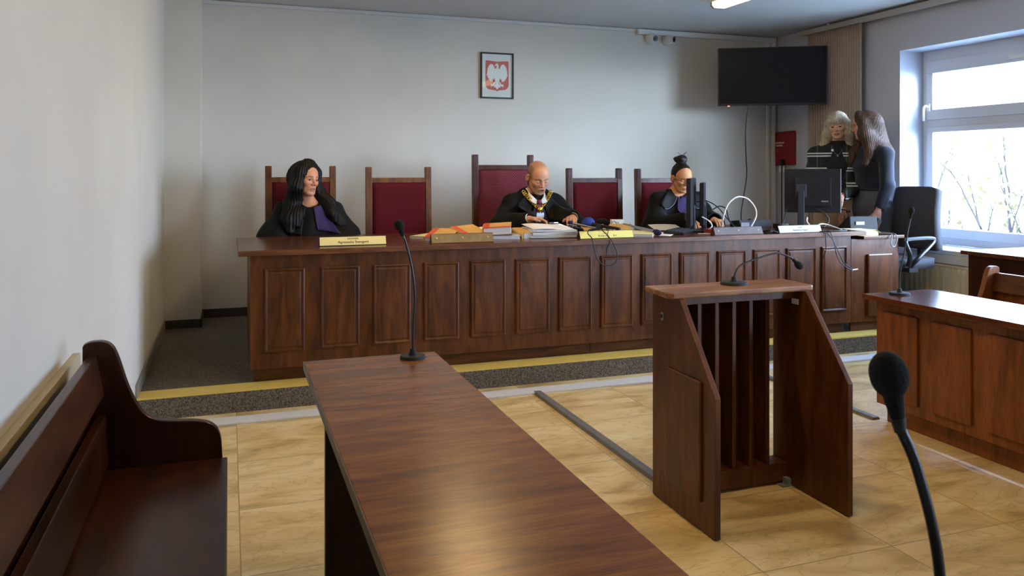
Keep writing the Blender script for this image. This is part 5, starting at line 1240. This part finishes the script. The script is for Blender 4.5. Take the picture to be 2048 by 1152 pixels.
sheet('white paper lying in front of the woman with the bun, beside her keyboard', (2.98, 5.05, BZ+.02), .21, .27, -.3, .08)
sheet('white slip standing at the left end of the thick orange-banded file', (1.64, 5.18, BZ), .13, .10, .2, .9, curl=.012)
t = thing('note_pad', 'cream note pad lying on the side cabinet under the telephone', 'note pad', (4.385, 4.68, .808), -.12)
mb = MB(); mb.box(-.085, .085, -.11, .11, 0, .034); mb.build('page_block', M['paper2'], t, bevel=.002)
mb = MB(); mb.sheet(lambda u, v: (-.085+.19*u, -.118+.235*v, .036+.008*u*u*(1-v)-.03*max(0, u-.8)*5*u*(1-v)), 10, 8, .001); mb.build('top_sheet', M['paper2'], t, smooth=True)
t = thing('usb_stick', 'small black and silver stick lying on the judge\'s pages', 'usb stick', (2.045, 4.93, BZ+.078), .1)
mb = MB(); mb.box(-.035, .005, -.008, .008, 0, .010); mb.build('body', M['black'], t, bevel=.002)
mb = MB(); mb.box(.005, .038, -.007, .007, .001, .009); mb.build('sleeve', M['silver'], t, bevel=.001)

# ------------------------------------------------------------- reporters' microphones
def reporter(label, head, tail, hr, mat_, hl=None, body='blackm', name='reporter_microphone', br=.012):
    h, tl = Vector(head), Vector(tail); d = (h-tl).normalized(); ln = (h-tl).length; Q = d.to_track_quat('Z', 'Y').to_matrix()
    t = thing(name, label, 'microphone', tuple(tl), 0, 'reporters microphones on the bench')
    mb = MB(); mb.lathe([(0, 0), (br*.8, .002), (br*.85, ln*.3), (br*1.1, ln*.8), (br*1.5, ln-hr*.5), (br*1.2, ln)], (0, 0, 0), 18, M=Q); mb.build('handle', M[body], t, smooth='angle')
    hl = hl or hr
    mb = MB(); mb.ball(h-tl, (hr, hr, hl), 22, M=Q); mb.build('windscreen', M[mat_], t, smooth=True)
    return t
reporter('reporter microphone with a big round blue foam head beside the judge', (2.335, 4.99, BZ+.066), (2.44, 4.72, BZ+.045), .046, 'blue')
reporter('black fuzzy reporter microphone lying below the blue foam one', (2.345, 4.87, BZ+.032), (2.22, 4.80, BZ+.018), .034, 'foam', .05)
reporter('reporter microphone with a white cube collar behind the manila files', (2.535, 5.17, BZ+.062), (2.66, 5.10, BZ+.045), .026, 'foam', .05)
t = thing('microphone_cube', 'white cube collar with a small dark emblem on a reporter microphone', 'microphone cube', (2.612, 5.10, BZ+.035), -.15)
mb = MB(); mb.box(-.045, .045, -.022, .022, 0, .048); mb.build('cube', M['paper'], t, bevel=.003)
mb = MB(); mb.tube([(-.030+.012*math.cos(a), -.0225, .024+.014*math.sin(a)) for a in [PI*k/8 for k in range(9)]], .002, 5); mb.tube([(-.012, -.0225, .034), (-.012, -.0225, .014)], .002, 5); mb.box(-.018, -.006, -.0235, -.0215, .012, .016); mb.tube([(-.002, -.0225, .034), (.006, -.0225, .014)], .002, 5); mb.build('emblem', M['ink'], t)
reporter('long silver reporter microphone with a navy foam head lying at the edge of the bench', (2.68, 4.655, BZ+.022), (2.62, 5.02, BZ+.055), .020, 'navy', .042, 'steel', br=.010)
reporter('small blue reporter microphone by the judge\'s left hand', (2.20, 4.985, BZ+.075), (2.30, 4.80, BZ+.05), .016, 'navy', .024, 'silver', br=.006)

# ------------------------------------------------------------- computers
def monitor(label, c, wdir, w, zb, zt, colx=0., slim=False, th=.035, name='computer_monitor', grp='computer monitors on the bench'):
    """wdir: horizontal direction of the screen's width; the back faces wdir rotated -90"""
    wd = Vector((wdir[0], wdir[1], 0)).normalized(); a = math.atan2(wd.y, wd.x)
    t = thing(name, label, 'monitor', (c[0], c[1], BZ), a, grp); zb -= BZ; zt -= BZ
    mb = MB(); mb.box(-w/2, w/2, -th*.4, th*.6, zb, zt); 
    if not slim: mb.box(-w*.32, w*.32, -th, -th*.35, zb+.05, zt-.06)
    mb.build('casing', M['black'], t, bevel=.004)
    mb = MB(); mb.box(-w/2+.012, w/2-.012, th*.6, th*.6+.001, zb+.015, zt-.012); mb.build('screen', M['screen'], t)
    mb = MB(); mb.box(w/2-.006, w/2+.001, -th*.42, th*.62, zb, zt); mb.build('bezel_edge', M['grey'], t, bevel=.001)
    mb = MB()
    if slim: mb.box(colx-.03, colx+.03, -th*.75, th*.2, .008, zb+.14)
    else: mb.box(colx-.024, colx+.024, -th-.045, -th*.6-.012, .008, (zb+zt)/2); mb.box(colx-.04, colx+.04, -th-.02, -th*.9, (zb+zt)/2-.05, (zb+zt)/2+.05)
    mb.build('column', M['dgrey'], t, bevel=.006)
    mb = MB(); mb.prism([(colx+.105*math.cos(k*PI/12), -.05+.095*math.sin(k*PI/12)) for k in range(24)], 'z', 0, .010); mb.build('base', M['black'], t, bevel=.003)
    return t
monitor('computer monitor seen edge-on in front of the woman with the bun', (3.105, 4.905), (.60, .80), .46, .895, 1.226, 0., slim=True, th=.032)
monitor('second computer monitor seen edge-on, right of the first one before the woman with the bun', (3.262, 5.00), (.585, .81), .30, .885, 1.192, -.02, slim=True, th=.03)
tC = monitor('black computer monitor seen from behind in front of the standing women', (4.205, 4.96), (.80, -.60), .405, .958, 1.292, -.085, th=.05)
mb = MB(); mb.box(.06, .11, -.0515, -.0495, .195, .205); mb.build('maker_mark', M['grey'], tC)
t = thing('keyboard', 'black keyboard lying in front of the woman with the bun', 'keyboard', (2.945, 4.80, BZ), .75)
mb = MB(); mb.prism([(-.07, 0), (.07, 0), (.07, .026), (-.07, .014)], 'x', -.16, .16); mb.build('case', M['black'], t, bevel=.003)
mb = MB()
for i in range(14):
    for j in range(5): mb.box(-.15+i*.0215, -.15+i*.0215+.018, -.06+j*.024, -.06+j*.024+.019, .014+.0021*j, .020+.0021*j)
o = mb.build('keys', M['dgrey'], t, bevel=.001); o['kind'] = 'stuff'
t = thing('computer_mouse', 'black computer mouse by the cables right of the monitors', 'mouse', (3.245, 4.80, BZ), .4)
mb = MB(); mb.ball((0, 0, .0), (.032, .052, .034), 20); mb.v = [(x, y, max(z, 0)) for x, y, z in mb.v]; mb.build('body', M['black'], t, smooth=True)
mb = MB(); mb.box(-.004, .004, .018, .04, .026, .036); mb.build('wheel', M['grey'], t, bevel=.002)
# small network box and power supplies behind the plates
t = thing('network_box', 'grey network box standing behind the white cable loop', 'network box', (3.80, 5.17, BZ), -.15)
mb = MB(); mb.prism([(-.09, 0), (.09, 0), (.085, .04), (-.06, .055)], 'x', -.13, .13); mb.build('case', M['dgrey'], t, bevel=.004)
mb = MB(); mb.box(-.128, -.06, -.093, -.087, .005, .038); mb.build('front_panel', M['grey'], t, bevel=.002)
t = thing('power_adapter', 'small black power adapter lying right of the network box', 'power adapter', (3.93, 4.98, BZ), .3)
mb = MB(); mb.box(-.06, .06, -.03, .03, 0, .034); mb.build('case', M['blackm'], t, bevel=.006)
mb = MB(); mb.tube(spline([(.06, 0, .015), (.11, .02, .012), (.15, -.01, .008), (.19, .01, .006)], 6), .003, 6); mb.build('lead', M['cable'], t, smooth=True)
t = thing('red_folder', 'thin red folder behind the grey-brown plate', 'folder', (3.20, 4.66, BZ), .05)
mb = MB(); mb.box(-.11, .11, -.07, .07, 0, .03); mb.build('cover', plain('muted_red_card', '8d2f35', .7), t, bevel=.002)
mb = MB(); mb.box(-.10, .109, -.069, .066, .004, .026); mb.build('page_block', M['pages'], t)
# desk telephone seen from behind
t = thing('telephone', 'dark desk telephone seen from behind on the side cabinet', 'telephone', (4.535, 4.86, .808), -.15)
mb = MB(); mb.prism([(-.10, 0), (.09, 0), (.09, .02), (-.06, .125), (-.085, .125)], 'x', -.115, .115); mb.build('case', M['blackm'], t, bevel=.006)
mb = MB(); mb.box(-.07, .0, -.0995, -.0925, .062, .086); mb.build('label', plain('pale_label', '9a9e96', .6), t)
mb = MB(); mb.tube(spline([(.135, -.085, .085), (.14, -.05, .095), (.142, .02, .065), (.138, .08, .03)], 6), [.018]*7+[.013]*5+[.017]*7, 10); mb.build('handset', M['blackm'], t, smooth='angle')

# ------------------------------------------------------------- cables
def cable(label, pts, r=.0035, mat_='cable', grp=None, n=8, name='cable'):
    mb = MB(); mb.tube(spline(pts, n), r, 8); return tag(mb.build(name, M[mat_], smooth=True), label, 'cable', grp)
e = BZ+.004
cable('white cable bent up into a tall loop behind the grey-brown plate', [(3.36, 4.93, e), (3.335, 4.87, .90), (3.33, 4.85, .945), (3.365, 4.85, 1.03), (3.42, 4.85, 1.078), (3.472, 4.85, 1.091), (3.54, 4.85, 1.072), (3.60, 4.85, 1.01), (3.61, 4.85, .95), (3.575, 4.85, .885), (3.53, 4.83, e)], .0055, 'wcable')
cable('thin black microphone cable hanging in a loop over the bench front', [(2.30, 4.80, BZ+.05), (2.17, 4.62, BZ+.055), (2.112, 4.52, BZ+.04), (2.118, 4.475, .86), (2.132, 4.47, .80), (2.150, 4.47, .742), (2.175, 4.47, .706), (2.215, 4.47, .688), (2.262, 4.47, .692), (2.288, 4.47, .72), (2.288, 4.47, .77), (2.262, 4.472, .83), (2.235, 4.49, .872), (2.22, 4.55, BZ+.06), (2.27, 4.66, BZ+.05), (2.42, 4.75, BZ+.045)], .0032)
cable('thin black lead drooping across the yellow name plate', [(2.40, 4.74, BZ+.04), (2.30, 4.60, BZ+.056), (2.262, 4.545, BZ+.03), (2.255, 4.52, BZ+.006), (2.252, 4.492, .83), (2.26, 4.555, .78), (2.262, 4.556, .7)], .0022)
for k, pts in enumerate([[(3.915, 4.56, e), (3.935, 4.50, BZ+.006), (3.945, 4.485, .83), (3.975, 4.47, .78), (3.995, 4.47, .70), (4.02, 4.47, .65), (4.06, 4.47, .615), (4.10, 4.475, .592), (4.145, 4.48, .575)],
                         [(3.93, 4.60, e), (3.955, 4.50, BZ+.006), (3.962, 4.485, .84), (3.985, 4.475, .77), (4.03, 4.475, .69), (4.065, 4.475, .632), (4.11, 4.48, .606), (4.15, 4.485, .580)],
                         [(3.90, 4.55, e), (3.915, 4.497, BZ+.004), (3.918, 4.487, .80), (3.93, 4.50, .72), (3.922, 4.52, .66)]]):
    cable(['dark cable hanging lowest down the right end of the bench front', 'dark cable hanging beside the lowest one at the right end of the bench', 'short dark cable end hanging left of the others below the white plate'][k], pts, .0030, 'cable' if k else 'cable', 'cables hanging at the right end of the bench')
mb = MB(); mb.prism([(4.13, .568), (4.185, .578), (4.19, .585), (4.14, .582)], 'y', 4.472, 4.492); tag(mb.build('cable_plug', M['steel'], bevel=.002), 'flat metal plug at the end of the hanging dark cables', 'plug')
cable('white cable arched on the bench between the white plate and the note pad', [(3.95, 4.58, e), (4.00, 4.66, .875), (4.07, 4.72, .888), (4.14, 4.74, .884), (4.175, 4.70, .868), (4.18, 4.62, e)], .0042, 'wcable')
cable('black cable looping beside the white one at the end of the bench', [(3.96, 4.62, e), (4.02, 4.70, .862), (4.09, 4.76, .866), (4.16, 4.72, .856), (4.20, 4.60, e), (4.12, 4.56, e), (4.0, 4.57, e)], .0045)
cable('grey telephone cord hanging in a loop over the side cabinet', [(4.56, 4.70, .815), (4.545, 4.58, .818), (4.535, 4.515, .815), (4.522, 4.505, .78), (4.515, 4.50, .75), (4.53, 4.498, .728), (4.555, 4.50, .74), (4.572, 4.505, .78), (4.575, 4.52, .815), (4.60, 4.60, .818), (4.64, 4.74, .815), (4.66, 4.82, .83)], .0042, 'grey')
cable('black cable dropping from the television to the bench', [(4.53, 6.20, 1.90), (4.50, 6.20, 1.65), (4.505, 6.20, 1.40), (4.49, 6.17, 1.24), (4.30, 5.95, 1.06), (4.02, 5.60, .93), (3.86, 5.36, .875), (3.82, 5.2, BZ+.055)], .005)
cable('black cable dropping straight down from the red pouch behind the monitor', [(5.19, 6.56, 1.36), (5.18, 6.55, 1.2), (5.18, 6.55, .9), (5.18, 6.55, .5), (5.17, 6.5, .13)], .006)
mb = MB(); mb.lathe([(.0, 0), (.018, .0), (.026, .02), (.022, .05), (.010, .06), (0, .06)], (5.19, 6.56, 1.33), 16); tag(mb.build('cable_plug', M['blackm'], smooth='angle'), 'black plug at the lower edge of the red pouch', 'plug')
cable('black cable hanging from the edge-on monitors down to the bench', [(3.22, 5.02, 1.05), (3.27, 4.98, 1.06), (3.33, 4.93, 1.02), (3.37, 4.88, .95), (3.42, 4.82, BZ+.01)], .004)
cable('black cable looping up right of the edge-on monitors', [(3.30, 4.93, 1.0), (3.36, 4.94, 1.02), (3.41, 4.93, 1.0), (3.425, 4.92, .93), (3.44, 4.88, .88), (3.50, 4.80, e)], .005)
cable('white cable curling out from the foot of the edge-on monitors', [(3.12, 4.80, .955), (3.16, 4.78, .93), (3.185, 4.78, .905), (3.18, 4.77, .885), (3.14, 4.76, .865), (3.10, 4.74, e)], .0045, 'wcable')
cable('white cable lying along the bench edge under the edge-on monitors', [(3.00, 4.66, e), (3.08, 4.63, e), (3.18, 4.64, e), (3.26, 4.62, e), (3.36, 4.66, e)], .004, 'wcable')
for k in range(4):
    q = [(3.10+.055*k, 4.70+.02*k, e)]
    for j in range(9): a = j*1.9+k; q.append((3.17+.06*math.cos(a)+.02*k, 4.74+.045*math.sin(a), e+.006*k+.012*abs(math.sin(a*1.7+k))))
    cable(['first', 'second', 'third', 'fourth'][k] and 'black cable in the tangle on the bench below the edge-on monitors', q, .0035, 'cable', 'tangled black cables below the monitors')
cable('grey cable hanging behind the monitor seen from the rear', [(4.12, 5.07, 1.06), (4.04, 5.05, .98), (3.96, 4.98, .91), (3.90, 4.93, .87), (3.86, 4.90, e)], .005, 'dgrey')
cable('black cable looped right of the column of the rear-facing monitor', [(4.19, 4.90, .99), (4.235, 4.86, .955), (4.255, 4.84, .915), (4.235, 4.83, .88), (4.18, 4.82, e)], .0042)
cable('white cable beside the column of the rear-facing monitor', [(4.075, 4.86, .93), (4.055, 4.84, .90), (4.07, 4.82, .87), (4.10, 4.80, e)], .0045, 'wcable')
cable('black lead lying behind the white name plate', [(3.50, 4.68, e), (3.60, 4.66, e), (3.72, 4.70, e), (3.85, 4.66, e), (3.98, 4.70, e)], .005)
cable('black lead bunched left of the white name plate', [(3.46, 4.56, e), (3.50, 4.54, e+.012), (3.55, 4.56, e), (3.52, 4.60, e+.01), (3.46, 4.60, e), (3.49, 4.55, e+.02), (3.55, 4.53, e+.004)], .006)

# ------------------------------------------------------------- outside the window
mb = MB(); mb.box(6.0, 60, -40, 60, -3.3, -3.2); tag(mb.build('ground', plain('pale_paving', 'b4b5a6', .95, noise=.2, nscale=2.)), kind='stuff', label='pale paved ground outside below the window', cat='ground')
t = thing('apartment_building', 'pale building far outside the window', 'building', (24, 19, -3.2))
mb = MB(); mb.box(0, 8, -16, 16, 0, 7.5); mb.build('walls', plain('pale_render', 'd9d9d4', .8), t)
mb = MB(); mb.prism([(-.5, 7.5), (4, 9.6), (8.5, 7.5)], 'y', -16.4, 16.4); mb.build('roof', plain('pale_roof', 'a89c90', .8), t)
for j in range(2):
    for k in range(9):
        y = -14+k*3.4; mb = MB(); mb.box(-.05, .05, y-.55, y+.55, 1.2+j*3.1, 2.7+j*3.1); mb.build('window', plain('building_glass', '5a6a80', .2) if (j+k) == 0 else bpy.data.materials['building_glass'], t)
def tree(label, x, y, z0, top, seed, spread=.42):
    rg = random.Random(seed); t = thing('tree', label, 'tree', (x, y, z0)); H_ = top-z0
    bm_ = MB(); tips = []
    def branch(p, d, L, r, lev):
        q = [p]; 
        for i in range(5):
            d = (d+Vector((rg.uniform(-.22, .22), rg.uniform(-.22, .22), rg.uniform(-.02, .16)))).normalized(); q.append(q[-1]+d*L/5)
        bm_.tube(q, [r*(1-.13*i) for i in range(6)], 6)
        tips.extend(q[2:] if lev else [])
        if lev < 3:
            for i in range(2, 6):
                for _ in range(1 if lev else 2):
                    dd = (d+Vector((rg.uniform(-1, 1), rg.uniform(-1, 1), rg.uniform(.1, .8)))*spread).normalized(); branch(q[i], dd, L*.44, r*.45, lev+1)
    branch(Vector((0, 0, 0)), Vector((0, 0, 1)), H_*.66, .065, 0)
    bm_.build('trunk', plain('grey_brown_bark', '2c2620', .9) if 'grey_brown_bark' not in bpy.data.materials else bpy.data.materials['grey_brown_bark'], t, smooth=True)
    lf = MB()
    for p in tips:
        for _ in range(2):
            if rg.random() < .45: continue
            c = p+Vector((rg.gauss(0, .07), rg.gauss(0, .07), rg.gauss(0, .07))); n = Vector((rg.gauss(0, 1), rg.gauss(0, 1), rg.gauss(0, 1))).normalized(); u = n.orthogonal().normalized()*.05; v = n.cross(u).normalized()*.032
            lf.add([c-u, c-v+n*.006, c+u, c+v+n*.006], [(0, 1, 2, 3)])
    o = lf.build('foliage', plain('yellow_green_leaves', '5e5330', .8, noise=.25, nscale=3) if 'yellow_green_leaves' not in bpy.data.materials else bpy.data.materials['yellow_green_leaves'], t); o['kind'] = 'stuff'
tree('thin tree with sparse yellowish leaves outside the window, left of the other', 8.9, 7.62, -3.2, 2.0, 3)
tree('thin tree with sparse yellowish leaves outside the window, nearer the right edge', 8.9, 7.16, -3.2, 1.3, 8)
# ------------------------------------------------------------- pieces that belong to one part of their thing
SUB = {'lettering': 'face', 'worn_lettering': 'face', 'screw': 'face', 'screen': 'casing', 'standby_light': 'casing', 'bezel_edge': 'casing', 'maker_mark': 'casing', 'print': 'pouch', 'small_print': 'pouch',
       'castor': 'star_base', 'socket': 'socket_plate', 'emblem': 'cube', 'lens': 'eyeball', 'shroud': 'eyeball', 'clasp': 'chain', 'eagle_pendant': 'chain', 'pendant_ring': 'chain', 'ring': 'spine', 'keys': 'case',
       'wheel': 'body', 'front_panel': 'case', 'eagle': 'shield', 'gilding': 'shield', 'capsule_collar': 'neck', 'back_bracket': 'backrest', 'bracelet': None}
for top in [o for o in bpy.data.objects if o.parent is None and 'category' in o]:
    ch = kids(top); base = lambda o: o.name.split('.')[0]
    for c in ch:
        want = SUB.get(base(c)); hosts = [h for h in ch if base(h) == want]
        if want and len(hosts) == 1: c.parent = hosts[0]
